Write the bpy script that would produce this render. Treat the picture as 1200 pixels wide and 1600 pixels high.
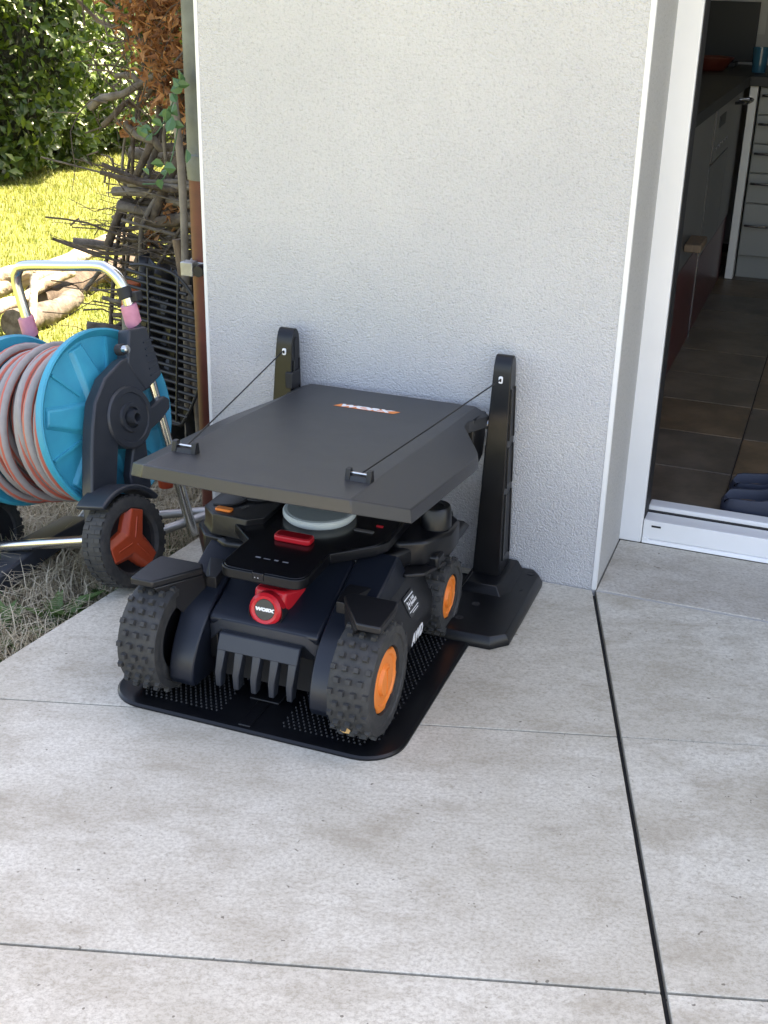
import bpy, bmesh, math, random
import numpy as np
from mathutils import Vector, Matrix
random.seed(7); rng = np.random.default_rng(11)
R = math.radians
for o in list(bpy.data.objects): bpy.data.objects.remove(o)
SC = bpy.context.scene
C = bpy.data.collections.new('scene_objects'); SC.collection.children.link(C)

# ------------------------------------------------------------------ camera
cd = bpy.data.cameras.new('camera'); cam = bpy.data.objects.new('camera', cd); C.objects.link(cam)
cd.sensor_fit = 'HORIZONTAL'; cd.sensor_width = 36.0; cd.lens = 36.0 * 1896.06 / 1200.0
cd.clip_start = 0.05; cd.clip_end = 400
cam.matrix_world = Matrix(((0.93631, -0.16066, 0.31227, 0.37484), (0.35052, 0.37317, -0.85900, -2.41415),
                           (0.02148, 0.91374, 0.40572, 1.24150), (0, 0, 0, 1)))
SC.camera = cam
SC.render.resolution_x = 768; SC.render.resolution_y = 1024

# ------------------------------------------------------------------ light
SUN_AZ = math.atan2(0.50, 0.866); SUN_EL = R(56)          # azimuth from +Y towards +X, behind the house
w = bpy.data.worlds.new('World'); SC.world = w; w.use_nodes = True
nt = w.node_tree; bg = nt.nodes['Background']
sky = nt.nodes.new('ShaderNodeTexSky'); sky.sky_type = 'NISHITA'; sky.sun_disc = False
sky.sun_elevation = SUN_EL; sky.sun_rotation = SUN_AZ
sky.air_density = 0.9; sky.dust_density = 2.0; sky.ozone_density = 0.6
nt.links.new(sky.outputs[0], bg.inputs[0]); bg.inputs[1].default_value = 0.13
sl = bpy.data.lights.new('sun', 'SUN'); sl.energy = 5.0; sl.angle = R(0.5); sl.color = (1.0, 0.94, 0.84)
so = bpy.data.objects.new('sun', sl); C.objects.link(so)
sd = Vector((math.sin(SUN_AZ) * math.cos(SUN_EL), math.cos(SUN_AZ) * math.cos(SUN_EL), math.sin(SUN_EL)))
so.rotation_euler = sd.to_track_quat('Z', 'Y').to_euler(); so.location = sd * 20
SC.view_settings.view_transform = 'Standard'; SC.view_settings.look = 'None'
SC.view_settings.exposure = 2.5; SC.view_settings.gamma = 1.0
SC.view_settings.use_white_balance = True; SC.view_settings.white_balance_temperature = 8000; SC.view_settings.white_balance_tint = 15

# ------------------------------------------------------------------ helpers
def link(o, parent=None):
    C.objects.link(o)
    if parent is not None: o.parent = parent
    return o
def tag(o, label=None, cat=None, group=None, kind=None):
    if label: o['label'] = label
    if cat: o['category'] = cat
    if group: o['group'] = group
    if kind: o['kind'] = kind
    return o
def thing(name, label, cat, loc=(0, 0, 0), rotz=0, group=None):
    o = bpy.data.objects.new(name, None); o.empty_display_size = .05; link(o)
    o.location = loc; o.rotation_euler = (0, 0, rotz)
    return tag(o, label, cat, group)

class MB:
    """collects vertices and faces; build() links them as one mesh object"""
    def __init__(s): s.v = []; s.f = []; s.uv = None
    def add(s, vs, fs, M=None):
        n = len(s.v)
        if M is not None: vs = [M @ Vector(p) for p in vs]
        s.v += [tuple(p) for p in vs]; s.f += [tuple(i + n for i in f) for f in fs]; return s
    def box(s, x0, x1, y0, y1, z0, z1, M=None):
        return s.add([(x0, y0, z0), (x1, y0, z0), (x1, y1, z0), (x0, y1, z0), (x0, y0, z1), (x1, y0, z1), (x1, y1, z1), (x0, y1, z1)],
                     [(3, 2, 1, 0), (4, 5, 6, 7), (0, 1, 5, 4), (1, 2, 6, 5), (2, 3, 7, 6), (3, 0, 4, 7)], M)
    def loft(s, rings, M=None, cap=True, closed=True):
        n = len(rings[0]); vs = [p for r in rings for p in r]; fs = []
        for i in range(len(rings) - 1):
            for j in range(n if closed else n - 1):
                k = (j + 1) % n
                fs.append((i * n + j, i * n + k, (i + 1) * n + k, (i + 1) * n + j))
        if cap:
            fs.append(tuple(range(n - 1, -1, -1))); fs.append(tuple(range((len(rings) - 1) * n, len(rings) * n)))
        return s.add(vs, fs, M)
    def prism(s, poly, a, b, axis='z', M=None):
        """polygon (2-D) extruded from a to b; axis x: poly=(y,z); y: poly=(x,z); z: poly=(x,y)"""
        if axis == 'x': g = lambda p, t: (t, p[0], p[1])
        elif axis == 'y': g = lambda p, t: (p[0], t, p[1])
        else: g = lambda p, t: (p[0], p[1], t)
        return s.loft([[g(p, a) for p in poly], [g(p, b) for p in poly]], M)
    def tube(s, pts, r, n=10, cap=True, M=None):
        pts = [Vector(p) for p in pts]; rr = r if isinstance(r, (list, tuple)) else [r] * len(pts)
        rings = []; prev = None
        for i, p in enumerate(pts):
            t = (pts[min(i + 1, len(pts) - 1)] - pts[max(i - 1, 0)]).normalized()
            if prev is None:
                a = Vector((0, 0, 1)) if abs(t.z) < .9 else Vector((1, 0, 0)); nx = t.cross(a).normalized()
            else:
                nx = (prev - t * prev.dot(t))
                nx = nx.normalized() if nx.length > 1e-6 else t.orthogonal().normalized()
            prev = nx; ny = t.cross(nx)
            rings.append([p + (nx * math.cos(2 * math.pi * k / n) + ny * math.sin(2 * math.pi * k / n)) * rr[i] for k in range(n)])
        return s.loft(rings, M, cap)
    def lathe(s, prof, c=(0, 0, 0), axis='z', n=32, M=None, close=False):
        """profile of (t, r): t along the axis, r the radius"""
        c = Vector(c); rings = []
        for t, r in prof:
            ring = []
            for k in range(n):
                a = 2 * math.pi * k / n; x, y = max(r, 1e-5) * math.cos(a), max(r, 1e-5) * math.sin(a)
                ring.append(c + Vector({'z': (x, y, t), 'x': (t, x, y), 'y': (y, t, x)}[axis]))
            rings.append(ring)
        if close: rings.append(rings[0])
        return s.loft(rings, M, not close)
    def build(s, name, mat, parent=None, bev=0, smooth=40, seg=2):
        me = bpy.data.meshes.new(name); me.from_pydata(s.v, [], s.f)
        bm = bmesh.new(); bm.from_mesh(me); bmesh.ops.recalc_face_normals(bm, faces=bm.faces); bm.to_mesh(me); bm.free()
        if smooth:
            me.shade_smooth(); me.set_sharp_from_angle(angle=R(smooth))
        o = bpy.data.objects.new(name, me); link(o, parent)
        if mat: me.materials.append(mat)
        if bev:
            m = o.modifiers.new('bevel', 'BEVEL'); m.width = bev; m.segments = seg; m.limit_method = 'ANGLE'; m.angle_limit = R(35)
            if smooth: m.harden_normals = False
        return o
def np_mesh(name, V, F, mat, parent=None, smooth=False, uv=None):
    me = bpy.data.meshes.new(name); V = np.asarray(V, np.float32); F = np.asarray(F, np.int32); k = F.shape[1]
    me.vertices.add(len(V)); me.vertices.foreach_set('co', V.ravel())
    me.loops.add(F.size); me.loops.foreach_set('vertex_index', F.ravel())
    me.polygons.add(len(F)); me.polygons.foreach_set('loop_start', np.arange(0, F.size, k, dtype=np.int32))
    me.polygons.foreach_set('loop_total', np.full(len(F), k, np.int32))
    if uv is not None:
        l = me.uv_layers.new(name='UVMap'); l.data.foreach_set('uv', np.asarray(uv, np.float32).ravel())
    me.update(calc_edges=True); me.validate()
    if smooth: me.shade_smooth()
    me.materials.append(mat); o = bpy.data.objects.new(name, me); return link(o, parent)
def arc(cx, cy, r, a0, a1, n):
    return [(cx + r * math.cos(R(a0 + (a1 - a0) * i / n)), cy + r * math.sin(R(a0 + (a1 - a0) * i / n))) for i in range(n + 1)]
def rrect(x0, x1, y0, y1, r, n=5):
    return arc(x1 - r, y1 - r, r, 0, 90, n) + arc(x0 + r, y1 - r, r, 90, 180, n) + arc(x0 + r, y0 + r, r, 180, 270, n) + arc(x1 - r, y0 + r, r, 270, 360, n)
def bezier(pts, n=8):
    """Catmull-Rom through points"""
    P = [Vector(p) for p in pts]; P = [P[0] * 2 - P[1]] + P + [P[-1] * 2 - P[-2]]; out = []
    for i in range(1, len(P) - 2):
        for k in range(n):
            t = k / n
            out.append(.5 * ((2 * P[i]) + (P[i + 1] - P[i - 1]) * t + (2 * P[i - 1] - 5 * P[i] + 4 * P[i + 1] - P[i + 2]) * t * t + (3 * P[i] - P[i - 1] - 3 * P[i + 1] + P[i + 2]) * t ** 3))
    out.append(P[-2]); return out
def text_mesh(name, body, mat, parent, M, size, shear=0, sx=1.0, off=0.0, ext=0.0004):
    cu = bpy.data.curves.new(name, 'FONT'); cu.body = body; cu.size = size; cu.shear = shear; cu.offset = off; cu.extrude = ext
    cu.align_x = 'CENTER'; cu.align_y = 'CENTER'; cu.resolution_u = 4
    t = bpy.data.objects.new(name, cu); SC.collection.objects.link(t)
    dg = bpy.context.evaluated_depsgraph_get()
    me = bpy.data.meshes.new_from_object(t.evaluated_get(dg)); bpy.data.objects.remove(t); bpy.data.curves.remove(cu)
    me.transform(M @ Matrix.Diagonal((sx, 1, 1, 1))); me.name = name; me.materials.clear(); me.materials.append(mat)
    return link(bpy.data.objects.new(name, me), parent)
def frame(o, x, y):
    """matrix with origin o, local x along x and y near y"""
    x = Vector(x).normalized(); z = x.cross(Vector(y)).normalized(); y = z.cross(x)
    return Matrix(((x.x, y.x, z.x, o[0]), (x.y, y.y, z.y, o[1]), (x.z, y.z, z.z, o[2]), (0, 0, 0, 1)))

# ------------------------------------------------------------------ materials
def mat(name, col, rough=.5, metal=0, var=None, vscale=8, vdetail=4, bump=0, bscale=200, bdist=.002, stretch=(1, 1, 1), spec=.5,
        rvar=0, transl=0, coat=0, pos='Object', ramp=(.35, .65), bump2=None):
    m = bpy.data.materials.new(name); m.use_nodes = True; n = m.node_tree.nodes; l = m.node_tree.links
    b = n['Principled BSDF']; b.inputs['Base Color'].default_value = (*col, 1); b.inputs['Roughness'].default_value = rough
    b.inputs['Metallic'].default_value = metal; b.inputs['Specular IOR Level'].default_value = spec; b.inputs['Coat Weight'].default_value = coat
    tc = n.new('ShaderNodeTexCoord'); mp = n.new('ShaderNodeMapping'); mp.inputs['Scale'].default_value = stretch
    l.new(tc.outputs[pos], mp.inputs[0])
    if pos == 'Object': pass
    if var or rvar:
        t = n.new('ShaderNodeTexNoise'); t.inputs['Scale'].default_value = vscale; t.inputs['Detail'].default_value = vdetail; t.inputs['Roughness'].default_value = .6
        l.new(mp.outputs[0], t.inputs[0])
        cr = n.new('ShaderNodeMapRange'); cr.inputs[1].default_value = ramp[0]; cr.inputs[2].default_value = ramp[1]; l.new(t.outputs[0], cr.inputs[0])
        if var:
            mx = n.new('ShaderNodeMix'); mx.data_type = 'RGBA'; mx.inputs[6].default_value = (*col, 1); mx.inputs[7].default_value = (*var, 1)
            l.new(cr.outputs[0], mx.inputs[0]); l.new(mx.outputs[2], b.inputs['Base Color'])
        if rvar:
            mr = n.new('ShaderNodeMapRange'); mr.inputs[3].default_value = rough - rvar; mr.inputs[4].default_value = rough + rvar
            l.new(t.outputs[0], mr.inputs[0]); l.new(mr.outputs[0], b.inputs['Roughness'])
    if bump:
        t2 = n.new('ShaderNodeTexNoise'); t2.inputs['Scale'].default_value = bscale; t2.inputs['Detail'].default_value = 3
        l.new(mp.outputs[0], t2.inputs[0]); bp = n.new('ShaderNodeBump'); bp.inputs['Strength'].default_value = bump; bp.inputs['Distance'].default_value = bdist
        l.new(t2.outputs[0], bp.inputs['Height']); l.new(bp.outputs[0], b.inputs['Normal'])
    if transl:
        tr = n.new('ShaderNodeBsdfTranslucent'); ms = n.new('ShaderNodeMixShader'); ms.inputs[0].default_value = transl
        src = b.inputs['Base Color'].links[0].from_socket if b.inputs['Base Color'].links else None
        if src: l.new(src, tr.inputs[0])
        else: tr.inputs[0].default_value = (*col, 1)
        l.new(b.outputs[0], ms.inputs[1]); l.new(tr.outputs[0], ms.inputs[2]); l.new(ms.outputs[0], n['Material Output'].inputs[0])
    return m

def leafmat(name, cols, rough=.4, transl=.25):
    """leaf colour picked per leaf from its island"""
    m = bpy.data.materials.new(name); m.use_nodes = True; n = m.node_tree.nodes; l = m.node_tree.links; b = n['Principled BSDF']
    g = n.new('ShaderNodeNewGeometry'); cr = n.new('ShaderNodeValToRGB'); l.new(g.outputs['Random Per Island'], cr.inputs[0])
    e = cr.color_ramp.elements
    while len(e) < len(cols): e.new(.5)
    for i, c in enumerate(cols): e[i].position = i / max(1, len(cols) - 1); e[i].color = (*c, 1)
    l.new(cr.outputs[0], b.inputs['Base Color']); b.inputs['Roughness'].default_value = rough
    tr = n.new('ShaderNodeBsdfTranslucent'); l.new(cr.outputs[0], tr.inputs[0]); ms = n.new('ShaderNodeMixShader'); ms.inputs[0].default_value = transl
    l.new(b.outputs[0], ms.inputs[1]); l.new(tr.outputs[0], ms.inputs[2]); l.new(ms.outputs[0], n['Material Output'].inputs[0])
    return m

def tile_mat(name, base, dark, light, stain=None):
    m = bpy.data.materials.new(name); m.use_nodes = True; n = m.node_tree.nodes; l = m.node_tree.links; b = n['Principled BSDF']; b.inputs['Specular IOR Level'].default_value = .3
    tc = n.new('ShaderNodeTexCoord'); oi = n.new('ShaderNodeObjectInfo'); ad = n.new('ShaderNodeVectorMath'); ad.operation = 'ADD'
    sc = n.new('ShaderNodeVectorMath'); sc.operation = 'SCALE'; sc.inputs[3].default_value = 13.7
    cb = n.new('ShaderNodeCombineXYZ'); l.new(oi.outputs['Random'], cb.inputs[0]); l.new(oi.outputs['Random'], cb.inputs[1]); l.new(oi.outputs['Random'], cb.inputs[2])
    l.new(cb.outputs[0], sc.inputs[0]); l.new(tc.outputs['Object'], ad.inputs[0]); l.new(sc.outputs[0], ad.inputs[1])
    def noise(scale, det, st, ro=.6, dist=0):
        mp = n.new('ShaderNodeMapping'); mp.inputs['Scale'].default_value = st; l.new(ad.outputs[0], mp.inputs[0])
        t = n.new('ShaderNodeTexNoise'); t.inputs['Scale'].default_value = scale; t.inputs['Detail'].default_value = det; t.inputs['Roughness'].default_value = ro
        t.inputs['Distortion'].default_value = dist; l.new(mp.outputs[0], t.inputs[0]); return t.outputs[0]
    def rng_(s, a, c, lo=0, hi=1):
        r = n.new('ShaderNodeMapRange'); r.inputs[1].default_value = a; r.inputs[2].default_value = c; r.inputs[3].default_value = lo; r.inputs[4].default_value = hi; l.new(s, r.inputs[0]); return r.outputs[0]
    def mix(f, a, c2):
        x = n.new('ShaderNodeMix'); x.data_type = 'RGBA'; l.new(f, x.inputs[0])
        for s, v in ((6, a), (7, c2)):
            if isinstance(v, tuple): x.inputs[s].default_value = (*v, 1)
            else: l.new(v, x.inputs[s])
        return x.outputs[2]
    cloud = rng_(noise(3.4, 7, (1, 1.4, 1), .66), .40, .60)
    c = mix(cloud, light, base)
    streak = rng_(noise(7, 9, (.8, 1.5, 1), .74, .35), 0.47, .72, 0, .85)
    c = mix(streak, c, dark)
    grain = rng_(noise(135, 4, (1, 1.3, 1), .8), .42, .66, .0, .62)
    c = mix(grain, c, tuple(v * .8 for v in dark))
    dk2 = tuple(v * .38 for v in dark)
    speck = rng_(noise(26, 6, (.8, 1.4, 1), .75, .5), .63, .74, 0, .55)
    c = mix(speck, c, dk2)
    pit = rng_(noise(90, 1, (1, 1, 1)), .76, .79, 0, .8)
    c = mix(pit, c, dk2)
    if stain:
        st = rng_(noise(3.1, 5, (1, 1, 1), .55, .4), .55, .62, 0, .55); c = mix(st, c, stain)
    l.new(c, b.inputs['Base Color'])
    l.new(rng_(noise(12, 4, (1, 1, 1)), .3, .7, .55, .72), b.inputs['Roughness'])
    bp = n.new('ShaderNodeBump'); bp.inputs['Strength'].default_value = .25; bp.inputs['Distance'].default_value = .001
    l.new(noise(130, 4, (1, 1, 1)), bp.inputs['Height']); l.new(bp.outputs[0], b.inputs['Normal'])
    return m

def stucco_mat(name, col, col2, depth=.004, s1=150):
    m = bpy.data.materials.new(name); m.use_nodes = True; n = m.node_tree.nodes; l = m.node_tree.links; b = n['Principled BSDF']
    b.inputs['Roughness'].default_value = .9; b.inputs['Specular IOR Level'].default_value = .2
    tc = n.new('ShaderNodeTexCoord')
    def noise(scale, det, ro=.6):
        t = n.new('ShaderNodeTexNoise'); t.inputs['Scale'].default_value = scale; t.inputs['Detail'].default_value = det; t.inputs['Roughness'].default_value = ro
        l.new(tc.outputs['Object'], t.inputs[0]); return t.outputs[0]
    vo = n.new('ShaderNodeTexVoronoi'); vo.inputs['Scale'].default_value = s1 * 1.15; vo.inputs['Randomness'].default_value = 1; l.new(tc.outputs['Object'], vo.inputs[0])
    h = n.new('ShaderNodeMath'); h.operation = 'MULTIPLY_ADD'; l.new(vo.outputs[0], h.inputs[0]); h.inputs[1].default_value = -.7; l.new(noise(s1, 3, .65), h.inputs[2])
    r = n.new('ShaderNodeMapRange'); r.inputs[1].default_value = .35; r.inputs[2].default_value = .7; l.new(noise(1.6, 4), r.inputs[0])
    mx = n.new('ShaderNodeMix'); mx.data_type = 'RGBA'; mx.inputs[6].default_value = (*col, 1); mx.inputs[7].default_value = (*col2, 1); l.new(r.outputs[0], mx.inputs[0])
    pr = n.new('ShaderNodeMapRange'); pr.inputs[1].default_value = .52; pr.inputs[2].default_value = .72; pr.inputs[4].default_value = .5; l.new(noise(s1 * .7, 3, .7), pr.inputs[0])
    mx2 = n.new('ShaderNodeMix'); mx2.data_type = 'RGBA'; l.new(mx.outputs[2], mx2.inputs[6]); mx2.inputs[7].default_value = (*[c * .5 for c in col], 1); l.new(pr.outputs[0], mx2.inputs[0])
    l.new(mx2.outputs[2], b.inputs['Base Color'])
    bp = n.new('ShaderNodeBump'); bp.inputs['Strength'].default_value = 1.0; bp.inputs['Distance'].default_value = depth; l.new(h.outputs[0], bp.inputs['Height'])
    l.new(bp.outputs[0], b.inputs['Normal'])
    return m

M = {}
M['tile'] = tile_mat('porcelain_tile', (.52, .485, .405), (.34, .295, .225), (.63, .598, .515))
M['tile_door'] = tile_mat('porcelain_tile_stained', (.52, .485, .42), (.34, .295, .235), (.59, .56, .50), stain=(.34, .29, .225))
M['joint'] = mat('joint_dark', (.02, .02, .022), .9)
M['stucco'] = stucco_mat('stucco_render', (.548, .545, .55), (.620, .613, .608), depth=.0036, s1=230)
M['reveal'] = stucco_mat('smooth_render', (.44, .43, .41), (.50, .49, .47), depth=.001, s1=220)
M['bead'] = mat('white_bead', (.74, .74, .73), .5)
M['pvc'] = mat('white_pvc', (.85, .85, .85), .3, var=(.80, .80, .795), vscale=4, bump=.03, bscale=40)
M['gasket'] = mat('black_gasket', (.012, .012, .014), .6)
M['plastic'] = mat('black_plastic', (.004, .0045, .006), .32, spec=.4, bump=.12, bscale=900, bdist=.0004, rvar=.1, vscale=20)
M['hoodpl'] = mat('sky_tinted_black_plastic', (.0075, .0105, .018), .36, bump=.12, bscale=900, bdist=.0004, rvar=.08, vscale=18)  # black plastic; sky reflection put into the base colour as a blue tint
M['plastic_matt'] = mat('matt_black_plastic', (.009, .009, .0105), .42, bump=.2, bscale=1200, bdist=.0004, rvar=.08, vscale=12)
M['roofpl'] = mat('grained_roof_plastic', (.026, .027, .030), .42, bump=.3, bscale=1500, bdist=.0004, rvar=.08, vscale=9, var=(.031, .032, .034))
M['gloss'] = mat('gloss_black_panel', (.006, .006, .008), .2, rvar=.06, vscale=30)
M['rubber'] = mat('tyre_rubber', (.024, .025, .026), .72, var=(.045, .044, .042), vscale=60, bump=.4, bscale=700, bdist=.0006)
M['orange'] = mat('orange_plastic', (.82, .22, .035), .42, bump=.08, bscale=800, bdist=.0004)
M['red'] = mat('red_plastic', (.55, .012, .022), .33, bump=.08, bscale=900, bdist=.0003)
M['redglass'] = mat('dark_red_lens', (.30, .006, .012), .18)
M['disc'] = mat('pale_grey_disc', (.30, .34, .33), .4)
M['discrim'] = mat('disc_rim', (.60, .66, .66), .4)
M['white'] = mat('white_print', (.8, .8, .8), .5)
M['lorange'] = mat('orange_print', (.80, .22, .04), .5)
M['label'] = mat('label_grey', (.035, .036, .036), .45)
M['greyicon'] = mat('grey_print', (.30, .30, .33), .5)
M['cable'] = mat('black_cable', (.008, .008, .009), .5)
M['blue'] = mat('cyan_plastic', (.008, .27, .41), .42, bump=.06, bscale=600, bdist=.0004, var=(.010, .32, .46), vscale=14)
M['slate'] = mat('slate_plastic', (.018, .022, .030), .42, bump=.25, bscale=900, bdist=.0004, rvar=.08, vscale=16, var=(.024, .028, .036))
M['chrome'] = mat('bare_aluminium', (.66, .66, .64), .24, 1)
M['dullalu'] = mat('dull_aluminium', (.50, .50, .49), .45, .8, var=(.36, .36, .35), vscale=25)
M['pink'] = mat('faded_pink_plastic', (.66, .27, .36), .55, var=(.58, .22, .30), vscale=50)
M['redor'] = mat('faded_red_orange_plastic', (.46, .062, .022), .42, bump=.1, bscale=600, bdist=.0005, var=(.40, .055, .02), vscale=18)
M['bark'] = mat('grey_bark', (.085, .068, .052), .9, var=(.19, .165, .135), vscale=30, stretch=(1, 1, 1), bump=.8, bscale=70, bdist=.004)
M['bark2'] = mat('brown_bark', (.050, .036, .026), .9, var=(.13, .10, .072), vscale=26, vdetail=7, bump=1, bscale=50, bdist=.008)
M['palelog'] = mat('pale_debarked_wood', (.48, .40, .29), .85, var=(.15, .11, .075), vscale=9, vdetail=8, bump=1, bscale=30, bdist=.012, ramp=(.48, .66))
M['stake'] = mat('weathered_stake', (.21, .145, .092), .8, var=(.13, .09, .06), vscale=20, stretch=(4, 4, .6), bump=.4, bscale=90)
M['bamboo'] = mat('grey_cane', (.25, .215, .175), .8, var=(.15, .125, .10), vscale=18, bump=.3, bscale=60)
M['dryleaf'] = leafmat('dry_leaf', [(.16, .060, .022), (.36, .15, .055), (.46, .23, .095), (.26, .10, .035)], .7, .3)
M['hedgeleaf'] = leafmat('hedge_leaf', [(.028, .060, .009), (.055, .105, .015), (.085, .145, .02), (.13, .20, .026), (.04, .08, .013)], .38, .28)
M['hedgecore'] = mat('hedge_light_stop', (.006, .012, .004), .9, bump=1, bscale=14, bdist=.1)  # near-black for the added light-stopping core of the hedge
M['ivy'] = leafmat('ivy_leaf', [(.035, .10, .045), (.055, .14, .06), (.10, .17, .03)], .45, .25)
M['grass'] = leafmat('grass_blade', [(.16, .21, .03), (.22, .26, .04), (.30, .31, .075), (.13, .18, .028)], .55, .35)
M['straw'] = leafmat('straw', [(.54, .47, .33), (.42, .36, .24), (.64, .57, .43), (.32, .26, .17)], .7, .25)
M['weed'] = leafmat('weed_leaf', [(.06, .13, .035), (.10, .18, .05), (.075, .15, .04)], .5, .3)
M['lawn'] = mat('lawn_soil', (.13, .165, .028), .95, var=(.23, .225, .06), vscale=5, bump=1, bscale=60, bdist=.02)
M['earth'] = mat('dry_earth', (.22, .185, .135), .95, var=(.14, .115, .08), vscale=14, bump=.8, bscale=60, bdist=.01)
M['iron'] = mat('black_iron', (.010, .010, .011), .45, rvar=.1, vscale=60)
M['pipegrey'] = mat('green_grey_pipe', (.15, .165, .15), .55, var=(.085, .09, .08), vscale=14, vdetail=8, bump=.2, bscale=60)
M['pipered'] = mat('rust_red_pipe', (.13, .028, .018), .5, var=(.085, .02, .014), vscale=14)
M['postgrey'] = mat('grey_post', (.17, .17, .15), .75, var=(.11, .11, .095), vscale=16, bump=.3, bscale=80)
M['clay'] = mat('orange_cap', (.45, .10, .03), .6)
M['chip'] = mat('wood_chip', (.62, .36, .13), .8)
M['roof_sl'] = mat('eaves_white', (.45, .44, .42), .8)
M['room'] = mat('room_paint', (.42, .41, .40), .85)
M['kitgrey'] = mat('grey_laminate', (.10, .094, .09), .35, var=(.085, .08, .077), vscale=3)
M['kitred'] = mat('dark_red_laminate', (.085, .012, .014), .28)
M['kitlight'] = mat('pale_laminate', (.26, .265, .25), .4)
M['kitwhite'] = mat('white_edge', (.72, .70, .66), .5)
M['worktop'] = mat('black_worktop', (.008, .008, .009), .5)
M['steel'] = mat('brushed_steel', (.5, .5, .5), .25, 1)
M['slate_floor'] = None
M['paper'] = mat('paper', (.5, .5, .48), .7)
M['navy'] = mat('navy_foam', (.032, .040, .066), .6, bump=.2, bscale=500, bdist=.0005)
M['insole'] = mat('tan_insole', (.16, .115, .085), .7)
M['blueglass'] = mat('blue_glass', (.03, .12, .18), .15)

# ------------------------------------------------------------------ setting: ground
LZ = -0.10
m = MB(); m.add([(-60, -60, LZ), (60, -60, LZ), (60, 90, LZ), (-60, 90, LZ)], [(0, 1, 2, 3)])
tag(m.build('lawn', M['lawn'], smooth=0), 'lawn running back to the hedge, sunlit beyond the shade', kind='structure')
m = MB(); m.prism([(-1.9, -1.6), (-.9, -1.6), (-.9, 1.6), (-1.2, 1.9), (-1.75, 1.5), (-1.95, .3)], LZ - .01, LZ + .004)
tag(m.build('bare_ground', M['earth'], smooth=0), 'strip of bare dry earth beside the patio', kind='structure')

# patio of 1.2 x 0.6 m porcelain tiles, laid 16 degrees off the wall
TO = Vector((.1554, -.5482)); TA = R(16.105); EX = Vector((math.cos(TA), math.sin(TA))); EY = Vector((-math.sin(TA), math.cos(TA)))
def clip(poly, n, d):
    out = []
    for i in range(len(poly)):
        a, b = poly[i], poly[(i + 1) % len(poly)]; da, db = a.dot(n) - d, b.dot(n) - d
        if da >= 0: out.append(a)
        if (da >= 0) != (db >= 0): out.append(a + (b - a) * (da / (da - db)))
    return out
eA, eB = Vector((-1.015, -.757)), Vector((-.936, -.102)); en = Vector((eB.y - eA.y, -(eB.x - eA.x))).normalized()
patio = tag(bpy.data.objects.new('patio', None), 'patio of large grey porcelain tiles', kind='structure'); link(patio)
m = MB(); bed = [Vector(p) for p in ((-1.6, -4.6), (3.6, -4.6), (3.6, -.002), (-1.6, -.002))]; bed = clip(bed, en, eA.dot(en) + .004)
m.prism([tuple(p) for p in bed], LZ - .05, -.014); m.build('tile_bed', M['joint'], patio, smooth=0)
for i in range(-2, 4):
    for j in range(-6, 3):
        x0, x1, y0, y1 = i * 1.2, (i + 1) * 1.2, j * .6, (j + 1) * .6
        gl = .0045 if i == 0 else .0016; gr = .0045 if i == -1 else .0016; g = .0020 if j == -1 else .0016; g2 = .0020 if j == -2 else .0014
        P = [TO + EX * a + EY * b for a, b in ((x0 + gl, y0 + g), (x1 - gr, y0 + g), (x1 - gr, y1 - g2), (x0 + gl, y1 - g2))]
        for nn, d in ((en, eA.dot(en)), (Vector((0, -1)), .004), (Vector((0, 1)), -4.5), (Vector((-1, 0)), -3.5)):
            P = clip(P, nn, d)
            if len(P) < 3: break
        if len(P) < 3: continue
        c = sum(P, Vector((0, 0))) / len(P); L = [((p - c).dot(EX), (p - c).dot(EY)) for p in P]
        if max(p[0] for p in L) - min(p[0] for p in L) < .03: continue
        t = MB(); t.prism(L, -.022, 0); o = t.build('tile', M['tile'], patio, bev=.0012, smooth=0, seg=1)
        o.location = (c.x, c.y, random.uniform(-.0004, .0004)); o.rotation_euler = (0, 0, TA)
t = MB(); t.box(.003, 1.79, .004, .286, -.02, .001); o = t.build('tile', M['tile_door'], patio, bev=.0012, smooth=0, seg=1)
t = MB(); t.box(.003, 1.8, -.0035, .0035, -.012, -.001); t.build('pale_joint', M['reveal'], patio, smooth=0)

# ------------------------------------------------------------------ house
HX, HH = -.948, 2.78
house = thing('house', 'house with pale grey stucco wall and white framed doorway', 'house', (0, 0, 0))
m = MB()
m.box(HX + .0015, -.0015, 0, .30, -.2, HH)                    # pillar beside the door
m.box(HX + .0015, HX + .30, .30, 7.0, -.2, HH)                # long side wall
m.box(-.0015, 1.8, .02, .30, 2.2, HH)                         # over the door
m.box(1.8, 7.0, 0, .30, -.2, HH)
m.box(6.7, 7.0, .30, 7.0, -.2, HH); m.box(HX + .30, 6.7, 6.7, 7.0, -.2, HH)
m.build('wall', M['stucco'], house, smooth=0)
m = MB(); m.box(-.0015, .0005, .004, .288, -.02, 2.2); m.build('door_reveal', M['reveal'], house, smooth=0)
m = MB(); m.box(HX - .10, 7.1, -.06, 7.1, HH, HH + .20); m.build('roof', M['roof_sl'], house, smooth=0)
for x0, x1 in ((HX - .001, HX + .007), (-.0085, .002)):
    m = MB(); m.box(x0, x1, -.0015, .009, .0005, HH - .01); m.build('corner_bead', M['bead'], house, bev=.0008)
df = MB(); df.box(-.004, .052, .288, .37, 0, 2.2); df.box(.052, 1.8, .288, .37, 2.12, 2.2); df.box(1.745, 1.8, .288, .37, 0, 2.12)
dfo = df.build('door_frame', M['pvc'], house, bev=.003)
m = MB(); m.box(-.0035, -.0005, .2855, .2879, 0, 2.19); m.build('gasket', M['gasket'], dfo, smooth=0)
m = MB(); m.prism([(.286, .0015), (.30, .0015), (.30, .012), (.290, .012)], .0535, 1.745, 'x'); m.box(.0535, 1.745, .292, .345, .012, .060); m.build('sill', M['pvc'], dfo, bev=.002)
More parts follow.
